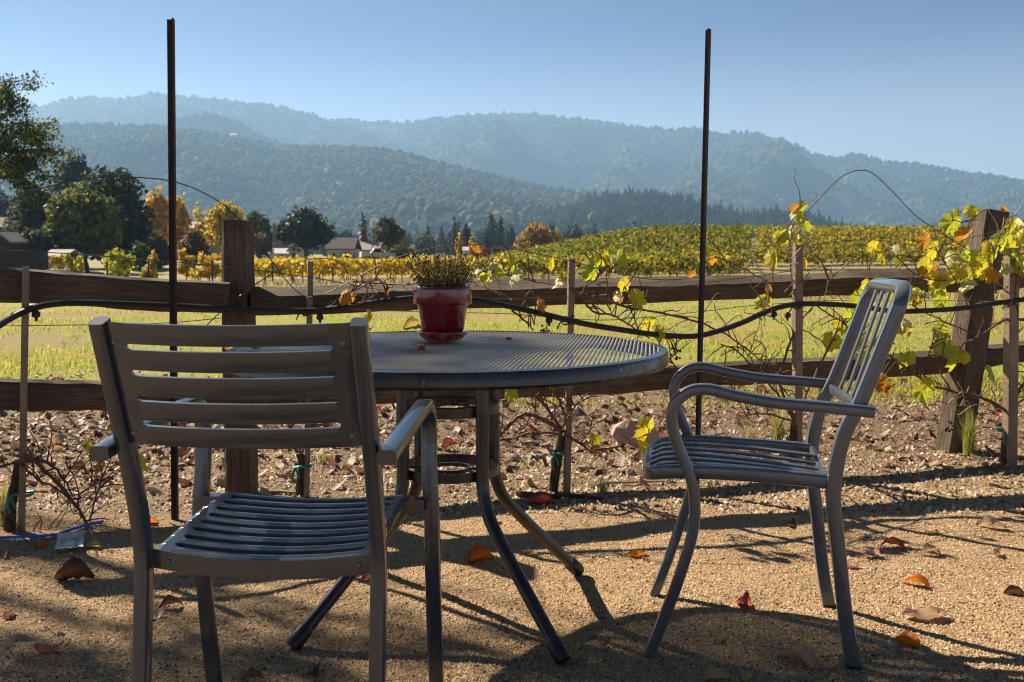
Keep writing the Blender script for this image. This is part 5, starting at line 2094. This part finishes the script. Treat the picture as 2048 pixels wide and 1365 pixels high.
def drop(px, py, size, mat, v, rz, label, tilt=(0, 0), z=None, group='fallen leaves on the gravel'):
    if z is None:
        q = G(px, py)
        q = G(px, py, gz(q[0], q[1]))
        zz = q[2]
    else:
        q = G(px, py, z)
        zz = z
    o = bpy.data.objects.new('fallen_leaf', fallen('fall_' + mat, v))
    s = size / FPX * q[1] * .95
    o.location = (q[0], q[1], zz + .001)
    o.scale = (s, s, s)
    o.rotation_euler = (tilt[0], tilt[1], rz)
    link(o)
    tag(o, label, 'leaf', group)


LV = [
    (962, 1124, 62, 'orange', 5, .5, 'large bright orange leaf lying left of the front table leg'),
    (980, 1044, 40, 'orange', 2, 1.6, 'orange leaf standing up behind the front table leg'),
    (1274, 1112, 44, 'orange', 0, .4, 'orange leaf between the table leg and the right chair'),
    (1082, 1010, 58, 'red', 2, 3.1, 'dark red leaf with long stalk below the vine under the table'),
    (1092, 1086, 34, 'brown', 3, 2.0, 'brown curled leaf beside the back table leg'),
    (1062, 1110, 30, 'yellow', 4, .2, 'small orange-yellow leaf between the two right table legs'),
    (1326, 1040, 38, 'tan', 1, 2.2, 'tan curled leaf left of the right chair front leg'),
    (1148, 1318, 40, 'tan', 6, .3, 'pale curled leaf touching the front table foot'),
    (1490, 1212, 66, 'red', 3, 1.2, 'red-brown leaf under the middle of the right chair'),
    (1697, 1136, 44, 'pink', 0, 3.0, 'rose-pink leaf just right of the right chair rear leg'),
    (1742, 1114, 52, 'tan', 3, .6, 'tan cupped leaf right of the rose-pink leaf'),
    (1784, 1096, 50, 'red', 1, 2.8, 'dark red curled leaf behind the tan cupped leaf'),
    (1862, 1110, 46, 'tan', 1, .2, 'pale tan leaf in the open gravel at the right'),
    (1864, 1069, 36, 'yellow', 0, 3.4, 'small golden leaf at the edge of the vine shadow'),
    (1982, 1056, 64, 'tan', 4, 2.9, 'long pale leaf near the right edge below the vine'),
    (1996, 1110, 44, 'tan', 3, 1.0, 'pale upright curled leaf near the right edge'),
    (1832, 1172, 54, 'orange', 1, 2.7, 'orange and pink leaf with its stalk pointing right'),
    (1846, 1238, 96, 'tan', 0, 3.25, 'largest tan leaf with long raised stalk at the right'),
    (1814, 1290, 58, 'orange', 2, 2.2, 'orange-red heart-shaped leaf in shade near the bottom right'),
    (1592, 1330, 92, 'tan', 1, 2.3, 'large crumpled grey-tan leaf left of the near right chair foot'),
    (1440, 1286, 30, 'pink', 4, .5, 'small pink leaf in shade under the right chair front'),
    (1485, 1287, 16, 'pink', 1, 1.5, 'tiny pink leaf right of the small pink leaf in shade'),
    (1432, 1362, 64, 'tan', 2, .1, 'brownish leaf cut by the bottom edge below the right chair'),
    (1858, 1358, 52, 'tan', 4, .5, 'pale brown leaf at the bottom edge near the right'),
    (1582, 1052, 38, 'brown', 3, 1.0, 'dark brown curled leaf behind the right chair'),
    (2028, 1190, 40, 'brown', 2, 2.9, 'brown rolled leaf at the right edge'),
    (1553, 1206, 20, 'yellow', 0, .6, 'tiny yellow leaf right of the red-brown leaf'),
    (1500, 1362, 34, 'yellow', 1, .6, 'greenish yellow leaf at the bottom edge centre right'),
    (300, 1238, 68, 'tan', 3, .7, 'pale twisted leaf just right of the left chair rear leg'),
    (342, 1216, 52, 'brown', 1, .5, 'brown leaf lying behind the pale twisted leaf'),
    (98, 1306, 60, 'pink', 6, .3, 'pinkish red curved leaf at the lower left'),
    (150, 1160, 78, 'brown', 5, .25, 'long dark brown rolled leaf left of the left chair'),
    (85, 1094, 40, 'orange', 3, 1.3, 'crumpled orange leaf leaning by the white plate'),
    (128, 1072, 34, 'orange', 0, .3, 'flat orange leaf next to the blue strip'),
    (186, 1097, 44, 'yellow', 4, 3.0, 'yellowish leaf touching the right of the white plate'),
    (18, 1234, 26, 'pink', 2, 1.2, 'small pink leaf at the left edge'),
    (362, 1152, 26, 'yellow', 0, 2.8, 'small pale green leaf under the left chair seat'),
    (632, 1348, 46, 'brown', 6, 1.4, 'brown curled leaf under the left chair between its legs'),
    (505, 1362, 50, 'brown', 1, .2, 'brown leaf at the bottom edge under the left chair'),
    (298, 1050, 40, 'orange', 2, .3, 'thin red-orange leaf between the left chair and the rusty pole'),
    (690, 1358, 22, 'yellow', 3, .2, 'tiny pale leaf at the bottom edge under the left chair'),
    (1210, 985, 34, 'yellow', 3, 1.0, 'yellow leaf standing beside the dark stick'),
    (1345, 850, 70, 'tan', 0, 2.6, 'big pale leaf behind the right chair arm'),
    (8, 1116, 26, 'pink', 5, 2.2, 'pink curled leaf at the left edge below the blue strip'),
    (740, 1160, 34, 'red', 2, .3, 'small red leaf beneath the left chair front edge'),
]
for (px, py, s, mt, v, rz, lab) in LV:
    drop(px, py, s, mt, v, rz, lab)
# on the table
drop(828, 660, 46, 'yellow', 5, .3, 'cream curled dry leaf on the table left of the pot', z=TZ + .001, group='dry leaves on the table')
drop(737, 662, 28, 'tan', 3, .8, 'small withered leaf on the table beside the left chair back', z=TZ + .001, group='dry leaves on the table')
drop(513, 699, 24, 'red', 0, .2, 'small red leaf on the table seen through the left chair back', z=TZ + .001, group='dry leaves on the table')
drop(1092, 668, 16, 'brown', 1, .7, 'tiny dark leaf at the far side of the table', z=TZ + .001, group='dry leaves on the table')
drop(1018, 681, 14, 'brown', 2, .4, 'tiny brown leaf scrap on the table right of the pot', z=TZ + .001, group='dry leaves on the table')
q = G(843, 704, TZ)
m = MB()
r = random.Random(2)
for k in range(9):
    a = r.uniform(0, 6.28)
    m.lathe([(0, .006), (.0045, .003), (.005, 0), (.003, -.004), (0, -.005)], 7, (.006 * math.cos(a), .006 * math.sin(a), r.uniform(.005, .014)))
o = m.build('seed_pod', M['fall_brown'])
o.location = (q[0], q[1], TZ + .001)
tag(o, 'small dark brown seed pod on the table in front of the pot', 'seed pod')


# ================================================================== STONES, SCRAPS
def rock(px, py, w, h, dpt, mat, label, seed, group=None, d=None):
    q = G(px, py)
    s = q[1] / FPX
    r = random.Random(seed)
    V, F = [], []
    n, mm = 10, 6
    cuts = [(Vector((r.gauss(0, 1), r.gauss(0, 1), r.gauss(.2, 1))).normalized(), r.uniform(.62, .85)) for _ in range(9)]
    for i in range(mm + 1):
        ph = math.pi * i / mm
        for k in range(n):
            a = 2 * math.pi * k / n
            v = Vector((math.sin(ph) * math.cos(a), math.sin(ph) * math.sin(a), math.cos(ph)))
            v *= 1 + .18 * mnoise.noise(v * 1.6 + Vector((seed, 0, 0)))
            for cn, cd in cuts:
                dd = v.dot(cn)
                if dd > cd:
                    v -= cn * (dd - cd)
            V.append((v.x * w * s / 2 * 1.15, v.y * dpt * s / 2 * 1.15, v.z * h * s * .62 + h * s * .36))
    for i in range(mm):
        for k in range(n):
            k2 = (k + 1) % n
            F.append((i * n + k, (i + 1) * n + k, (i + 1) * n + k2, i * n + k2))
    m = MB()
    m.add(V, F)
    o = m.build('rock', M[mat])
    o.location = (q[0], q[1] + dpt * s / 2, gz(q[0], q[1]) - .004)
    o.rotation_euler = (0, 0, r.uniform(-.3, .3))
    tag(o, label, 'rock', group)


rock(1275, 893, 100, 58, 70, 'rock_pink', 'large pinkish angular rock behind the right chair seat', 3)
rock(1150, 832, 24, 24, 20, 'wall_white', 'white stone lying in the leaf litter behind the vine stake', 5)
rock(450, 975, 46, 28, 30, 'rock_grey', 'grey-brown stone behind the left chair arm', 6)
for i, (px, py, w, h, lab) in enumerate(((1030, 922, 30, 18, 'round brown stone under the table ring, left of the vine'), (1062, 890, 24, 13, 'pale flat stone left of the vine trunk'),
                                         (1165, 942, 24, 15, 'grey stone right of the vine stake'), (1212, 935, 17, 10, 'small tan stone right of the grey stone'), (1262, 952, 22, 14, 'pale stone at the right chair seat front'),
                                         (1070, 915, 34, 12, 'flat tan leaf-like stone by the vine trunk'), (320, 968, 30, 12, 'flat pale stone left of the rusty pole'), (415, 905, 26, 13, 'flat stone between the chair arm and fence post'),
                                         (1778, 897, 24, 9, 'flat white stone left of the leaning post'), (1852, 938, 20, 12, 'dark stone at the grass tuft by the leaning post'), (1912, 932, 16, 12, 'small dark stone right of the leaning post foot'),
                                         (1700, 880, 22, 10, 'low stone behind the right chair back leg'), (560, 968, 26, 10, 'small stone left of the taped vine'), (700, 960, 24, 10, 'small stone right of the taped vine'),
                                         (30, 1200, 20, 9, 'pebble in shade at the left edge'), (118, 1282, 18, 12, 'dark pebble above the pinkish red curved leaf'), (344, 1185, 14, 9, 'dark pebble under the left chair seat'),
                                         (1445, 1120, 12, 7, 'small pale pebble under the right chair'), (1860, 1195, 11, 5, 'dark pebble below the orange and pink leaf'))):
    rock(px, py, w, h, w * .8, 'rock_grey', lab, 20 + i, 'loose stones')

# blue plastic strip
m = MB()
pts = [G(a, b, gz(G(a, b)[0], G(a, b)[1]) + .012) for a, b in ((-70, 1082), (0, 1076), (60, 1073), (110, 1070), (140, 1060), (175, 1050), (207, 1043))]
m.sweep(smooth_path([p - pts[0] for p in pts], 4), (0, 0, 1), .010, .003, .001)
o = m.build('plastic_strip', M['blue_tape'])
o.location = pts[0]
tag(o, 'bright blue plastic strip lying on the ground at the far left', 'strip')
# white perforated plate
q = G(140, 1098)
root = empty('perforated_plate', (q[0], q[1], gz(q[0], q[1]) + .006), math.radians(-68))
tag(root, 'dirty white perforated plate on the gravel beside the blue strip', 'plate')
m = MB()
W_, H_, nx, ny = .17, .085, 12, 6
vs, fs = [], []
holes = {(2, 1), (5, 1), (8, 1), (3, 4), (6, 4), (9, 4), (1, 3), (10, 2)}
for i in range(nx + 1):
    for j in range(ny + 1):
        vs.append((W_ * (i / nx - .5), H_ * (j / ny - .5), .012 * (i / nx) + .002))
for i in range(nx):
    for j in range(ny):
        if (i, j) not in holes:
            a = i * (ny + 1) + j
            fs.append((a, a + ny + 1, a + ny + 2, a + 1))
m.add(vs, fs)
m.build('sheet', M['white_paint'], root)
m = MB()
m.box((-W_ * .5, 0, .012), (.004, H_, .02))
m.build('flange', M['white_paint'], root)


# sticks
def stick(pts, rad, mat, label):
    pp = [G(a, b, gz(G(a, b)[0], G(a, b)[1]) + z) for a, b, z in pts]
    m = MB()
    sp = smooth_path([p - pp[0] for p in pp], 4)
    m.tube(sp, [rad * (1 - .5 * i / len(sp)) * (1 + .2 * mnoise.noise((i, rad * 999, 0))) for i in range(len(sp))], 6)
    o = m.build('stick', M[mat])
    o.location = pp[0]
    tag(o, label, 'stick', 'sticks on the ground')


stick([(1034, 987, .012), (1090, 992, .012), (1150, 992, .012), (1205, 998, .008)], .011, 'vine_bark', 'thick dark stick lying below the vine under the table')
stick([(1180, 975, .006), (1215, 966, .012), (1255, 965, .012), (1320, 963, .010), (1350, 970, .004)], .006, 'rock_grey', 'thin grey stick pointing at the right chair seat')
stick([(1225, 898, .01), (1245, 912, .01), (1262, 926, .006)], .004, 'pale_cane', 'pale straw-coloured twig left of the pinkish rock')
stick([(528, 985, .008), (560, 984, .008), (596, 986, .008)], .009, 'rock_grey', 'short grey stick at the foot of the taped vine')
stick([(700, 930, .01), (650, 900, .03), (630, 930, .03), (660, 955, .01), (740, 950, .01)], .0018, 'pale_cane', 'thin looped tendril on the ground behind the left chair')
stick([(1985, 945, .006), (2000, 958, .008), (2016, 965, .005)], .003, 'pale_cane', 'short thin twig at the right near the wide stake')


# grass tufts
def tuft(px, py, hpx, wpx, n, cols, label, seed):
    q = G(px, py)
    s = q[1] / FPX
    root = empty('grass_tuft', (q[0], q[1], gz(q[0], q[1])))
    tag(root, label, 'grass tuft')
    r = random.Random(seed)
    V, F, C = [], [], []
    for i in range(n):
        a = r.uniform(0, 6.28)
        b0 = Vector((r.gauss(0, .010), r.gauss(0, .010), 0))
        H = hpx * s * r.uniform(.45, 1.0)
        ln = abs(r.gauss(0, .5)) * wpx * s * .5
        d = Vector((math.cos(a), math.sin(a), 0))
        sd = Vector((-d.y, d.x, 0)) * .0011
        c = np.array(r.choice(cols)) * r.uniform(.8, 1.25)
        p1 = b0 + d * ln * .25 + Vector((0, 0, H * .55))
        p2 = b0 + d * ln + Vector((0, 0, H * (1 - .25 * min(1, ln / (H + .01)))))
        k = len(V)
        V += [b0 - sd, b0 + sd, p1 + sd * .8, p1 - sd * .8, p2, p2 + sd * .2]
        F += [(k, k + 1, k + 2, k + 3), (k + 3, k + 2, k + 5, k + 4)]
        C += [c] * 6
    o = np_obj('blades', np.array([tuple(v) for v in V]), F, M['grass'], np.array(C), root)
    o['kind'] = 'stuff'


STRAW = [(0.42, 0.34, 0.14), (0.50, 0.42, 0.20), (0.34, 0.30, 0.10)]
LIME = [(0.30, 0.34, 0.06), (0.38, 0.38, 0.08), (0.42, 0.38, 0.12), (0.22, 0.28, 0.05)]
tuft(1938, 912, 112, 80, 260, LIME, 'green-yellow grass tuft growing at the foot of the leaning post', 1)
tuft(1556, 895, 110, 150, 320, STRAW + LIME, 'straw-coloured wispy grass tuft behind the right chair seat', 2)
tuft(1500, 905, 80, 120, 160, STRAW, 'dry wispy grass tuft left of the vine behind the right chair', 3)
tuft(12, 1055, 110, 90, 240, STRAW, 'dry straw tuft at the left edge behind the gnarled vine', 4)
tuft(645, 930, 30, 40, 60, LIME, 'small green weed behind the left chair', 5)
tuft(1205, 990, 40, 24, 50, LIME, 'tiny green weed beside the dark stick', 6)
tuft(1420, 985, 44, 60, 40, LIME, 'small green sprig below the right chair seat', 7)

# ================================================================== GRAVEL, LITTER, GRASS
OCT_V = np.array([(1, 0, -.35), (0, 1, -.35), (-1, 0, -.35), (0, -1, -.35), (0.1, 0, 1)], float)
OCT_F = np.array([(0, 1, 4), (1, 2, 4), (2, 3, 4), (3, 0, 4)])


def gravel(name, n, ylo, yhi, rlo, rhi, pal, power=1.0, weights=None):
    inv = RNG.random(n)
    y = 1 / (1 / ylo + (1 / yhi - 1 / ylo) * inv)
    x = RNG.uniform(-.56, .56, n) * y
    z = np.array([gz(a, b) for a, b in zip(x, y)])
    r = rlo + (rhi - rlo) * RNG.random(n) ** 2.2 * np.minimum(1.0, .6 + .15 * y)
    sc = RNG.uniform(.65, 1.25, (n, 1, 3)) * np.array([1, 1, .75])
    a = RNG.uniform(0, 6.28, (n, 1))
    V = OCT_V[None] * sc * r[:, None, None]
    V = V + RNG.normal(0, .16, V.shape) * r[:, None, None]
    X = V[:, :, 0] * np.cos(a) - V[:, :, 1] * np.sin(a) + x[:, None]
    Y = V[:, :, 0] * np.sin(a) + V[:, :, 1] * np.cos(a) + y[:, None]
    Z = V[:, :, 2] + (z + r * .30)[:, None]
    F = (OCT_F[None] + (np.arange(n) * 5)[:, None, None]).reshape(-1, 3)
    pal = np.array(pal)
    c = pal[RNG.choice(len(pal), n, p=weights)] * RNG.uniform(.75, 1.25, (n, 1))
    o = np_obj(name, np.stack([X, Y, Z], 2).reshape(-1, 3), F, M['stones'], np.repeat(c, 5, axis=0))
    tag(o, 'fine tan gravel covering the ground' if rhi < .01 else 'coarse brown gravel and clods along the vine row', 'gravel', kind='stuff')


TAN = [(0.44, 0.285, 0.15), (0.52, 0.36, 0.20), (0.34, 0.215, 0.115), (0.62, 0.46, 0.29), (0.09, 0.06, 0.04)]
gravel('gravel', 165000, 2.1, 5.0, .0012, .0047, TAN, weights=[.32, .25, .18, .11, .14])
gravel('gravel', 26000, 3.7, 7.0, .002, .014, [(0.25, 0.17, 0.10), (0.36, 0.26, 0.16), (0.17, 0.112, 0.07), (0.50, 0.39, 0.28)])


# leaf litter under the fence: the larger leaves singly, the rest as a mass
def litter_spots(n, rnd):
    out = []
    while len(out) < n:
        px = rnd.uniform(-40, 2090)
        dens = .35 + .65 * max(0, 1 - abs(px - 250) / 900) + (.25 if 1000 < px < 1350 else 0)
        y = rnd.triangular(4.0, 8.5, 5.4) + .25 * (px - 1024) / 1024
        if rnd.random() > dens:
            continue
        x = (px - 1024) / FPX * y
        out.append((x, y))
    return out


rl = random.Random(31)
for i, (x, y) in enumerate(litter_spots(170, rl)):
    mt = rl.choice(['pink', 'brown', 'tan', 'brown', 'brown', 'red', 'tan', 'brown', 'tan'])
    o = bpy.data.objects.new('fallen_leaf', fallen('fall_' + mt, rl.randrange(7)))
    s = rl.uniform(.05, .09)
    o.location = (x, y, gz(x, y) + .006 + rl.uniform(0, .012))
    o.scale = (s, s, s)
    o.rotation_euler = (rl.gauss(0, .4), rl.gauss(0, .4), rl.uniform(0, 6.28))
    link(o)
    zone = 'left of the left rusty pole' if x < -.342 * y else 'between rusty pole and flower pot' if x < -.07 * y else 'behind the table' if x < .13 * y else 'behind the right chair' if x < .36 * y else 'around the leaning right post'
    tag(o, '%s litter leaf %s, %s the fence' % ({'pink': 'pinkish', 'red': 'dark red', 'tan': 'tan', 'brown': 'brown'}[mt], zone, 'well beyond' if y > fence_y(x) + 1.3 else 'close to'), 'leaf', 'leaf litter below the fence')
V, F, C = [], [], []
LP = np.array([(0.22, 0.12, 0.085), (0.16, 0.08, 0.05), (0.38, 0.26, 0.17), (0.10, 0.055, 0.035), (0.30, 0.17, 0.125), (0.44, 0.33, 0.24)])
base = [(-.5, 0, .12), (-.15, -.28, .05), (.2, -.24, .1), (.5, 0, .2), (.2, .24, .02), (-.15, .28, .14), (0, 0, -.05)]
for (x, y) in litter_spots(4200, rl):
    a, s = rl.uniform(0, 6.28), rl.uniform(.018, .08)
    k = len(V)
    c = LP[rl.randrange(6)] * rl.uniform(.7, 1.3)
    z0 = gz(x, y) + .006
    tl, tb = rl.gauss(0, .4), rl.gauss(0, .4)
    for u, v, w in base:
        X, Yv = u * math.cos(a) - v * math.sin(a), u * math.sin(a) + v * math.cos(a)
        V.append((x + X * s, y + Yv * s, z0 + max(-.01, (w * rl.uniform(.4, 1.6) + u * tl + v * tb) * s)))
        C.append(c)
    F += [(k + i, k + (i + 1) % 6, k + 6) for i in range(6)]
o = np_obj('leaf_litter', np.array(V), F, M['litter'], np.array(C))
tag(o, 'carpet of dry pink-brown leaves below the fence', 'leaf litter', kind='stuff')


def blades(name, n, ylo, yhi, hlo, hhi, pal, label, w=.004, patchy=True, spread=.58, pxr=None):
    y = 1 / (1 / ylo + (1 / yhi - 1 / ylo) * RNG.random(n))
    x = RNG.uniform(-spread, spread, n) * y if pxr is None else (RNG.uniform(pxr[0], pxr[1], n) - 1024) / FPX * y
    if patchy:
        kp = np.array([mnoise.noise((a * .5, b * .5, 1.0)) + .6 * mnoise.noise((a * 1.7, b * 1.7, 3.0)) for a, b in zip(x, y)])
        keep = kp > RNG.uniform(-.4, .3, n)
        x, y = x[keep], y[keep]
        n = len(x)
    z = np.array([gz(a, b) for a, b in zip(x, y)])
    h = RNG.uniform(hlo, hhi, n)
    a = RNG.uniform(0, 6.28, n)
    l = RNG.uniform(.1, .9, n) * h
    ww = w * (.6 + y * .12)
    dx, dy = np.cos(a), np.sin(a)
    p0 = np.stack([x, y, z - .004], 1)
    sd = np.stack([-dy, dx, np.zeros(n)], 1) * ww[:, None]
    tip = np.stack([x + dx * l, y + dy * l, z + h], 1)
    V = np.stack([p0 - sd, p0 + sd, tip], 1).reshape(-1, 3)
    F = np.arange(n * 3).reshape(n, 3)
    pal = np.array(pal)
    c = pal[RNG.integers(0, len(pal), n)] * RNG.uniform(.75, 1.25, (n, 1))
    o = np_obj(name, V, F, M['grass'], np.repeat(c, 3, axis=0))
    tag(o, label, 'grass', kind='stuff')


MEAD = [(0.36, 0.42, 0.045), (0.46, 0.46, 0.06), (0.50, 0.42, 0.09), (0.28, 0.36, 0.04), (0.54, 0.42, 0.14)]
blades('meadow_grass', 75000, 6.3, 34, .015, .055, MEAD, 'short yellow-green meadow grass beyond the fence')
blades('dry_grass', 16000, 28, 66, .15, .45, [(0.44, 0.34, 0.18), (0.38, 0.28, 0.14), (0.36, 0.32, 0.12)], 'tall dry straw grass in front of the vineyard', .006, False)
blades('weeds', 2500, 4.2, 7.5, .015, .05, [(0.16, 0.24, 0.04), (0.26, 0.30, 0.06), (0.36, 0.30, 0.12)], 'scattered weeds along the vine row', .0022)


# ================================================================== SHADE TREE left of the picture
def shade_tree():
    k = 1 / math.tan(SUN_EL)
    az = Vector((-math.sin(SUN_AZ), math.cos(SUN_AZ), 0))
    root = empty('shade_tree', (-10.2, 8.6, 0))
    tag(root, 'open-crowned shade tree standing left of the terrace', 'tree')
    o = root.location
    r = random.Random(12)
    tm = MB()
    tm.tube(smooth_path([(0, 0, -.2), (.1, 0, 2.2), (-.1, .1, 4.2), (.2, 0, 6.4)], 5), [.26 - .011 * i for i in range(16)], 9)
    blobs = []
    for _ in range(26):
        h = r.uniform(4.6, 8.2)
        g = Vector((r.uniform(-1.3, .7), r.uniform(.6, 2.45), 0))      # where its shade falls
        c = g + az * (h * k) + Vector((0, 0, h)) - o
        w = Vector((r.uniform(-.5, .5), r.uniform(-.5, .5), r.uniform(-.2, .5)))
        tm.tube(smooth_path([(0, 0, r.uniform(2.6, 5.5)), c * .45 + Vector((0, 0, 1.2)) + w, c * .8 + Vector((0, 0, .5)) - w * .6, c], 4), [.05, .045, .042, .04, .036, .033, .03, .027, .024, .02, .016, .013, .01], 5, False)
        for _k in range(5):
            e = c + Vector((r.uniform(-.7, .7), r.uniform(-.7, .7), r.uniform(-.4, .5)))
            tm.tube([c - (c - e) * .1, (c + e) / 2 + Vector((0, 0, .05)), e], [.012, .009, .005], 4, False)
        s = r.uniform(.18, .42)
        blobs.append((*c, s * 1.4, s, s * .6))
    tm.build('trunk', M['tree_bark'], root)
    crown_mesh('crown', blobs, 800, .055, OLIVE, root, fill=.05, gap=.1, seed=8)


shade_tree()
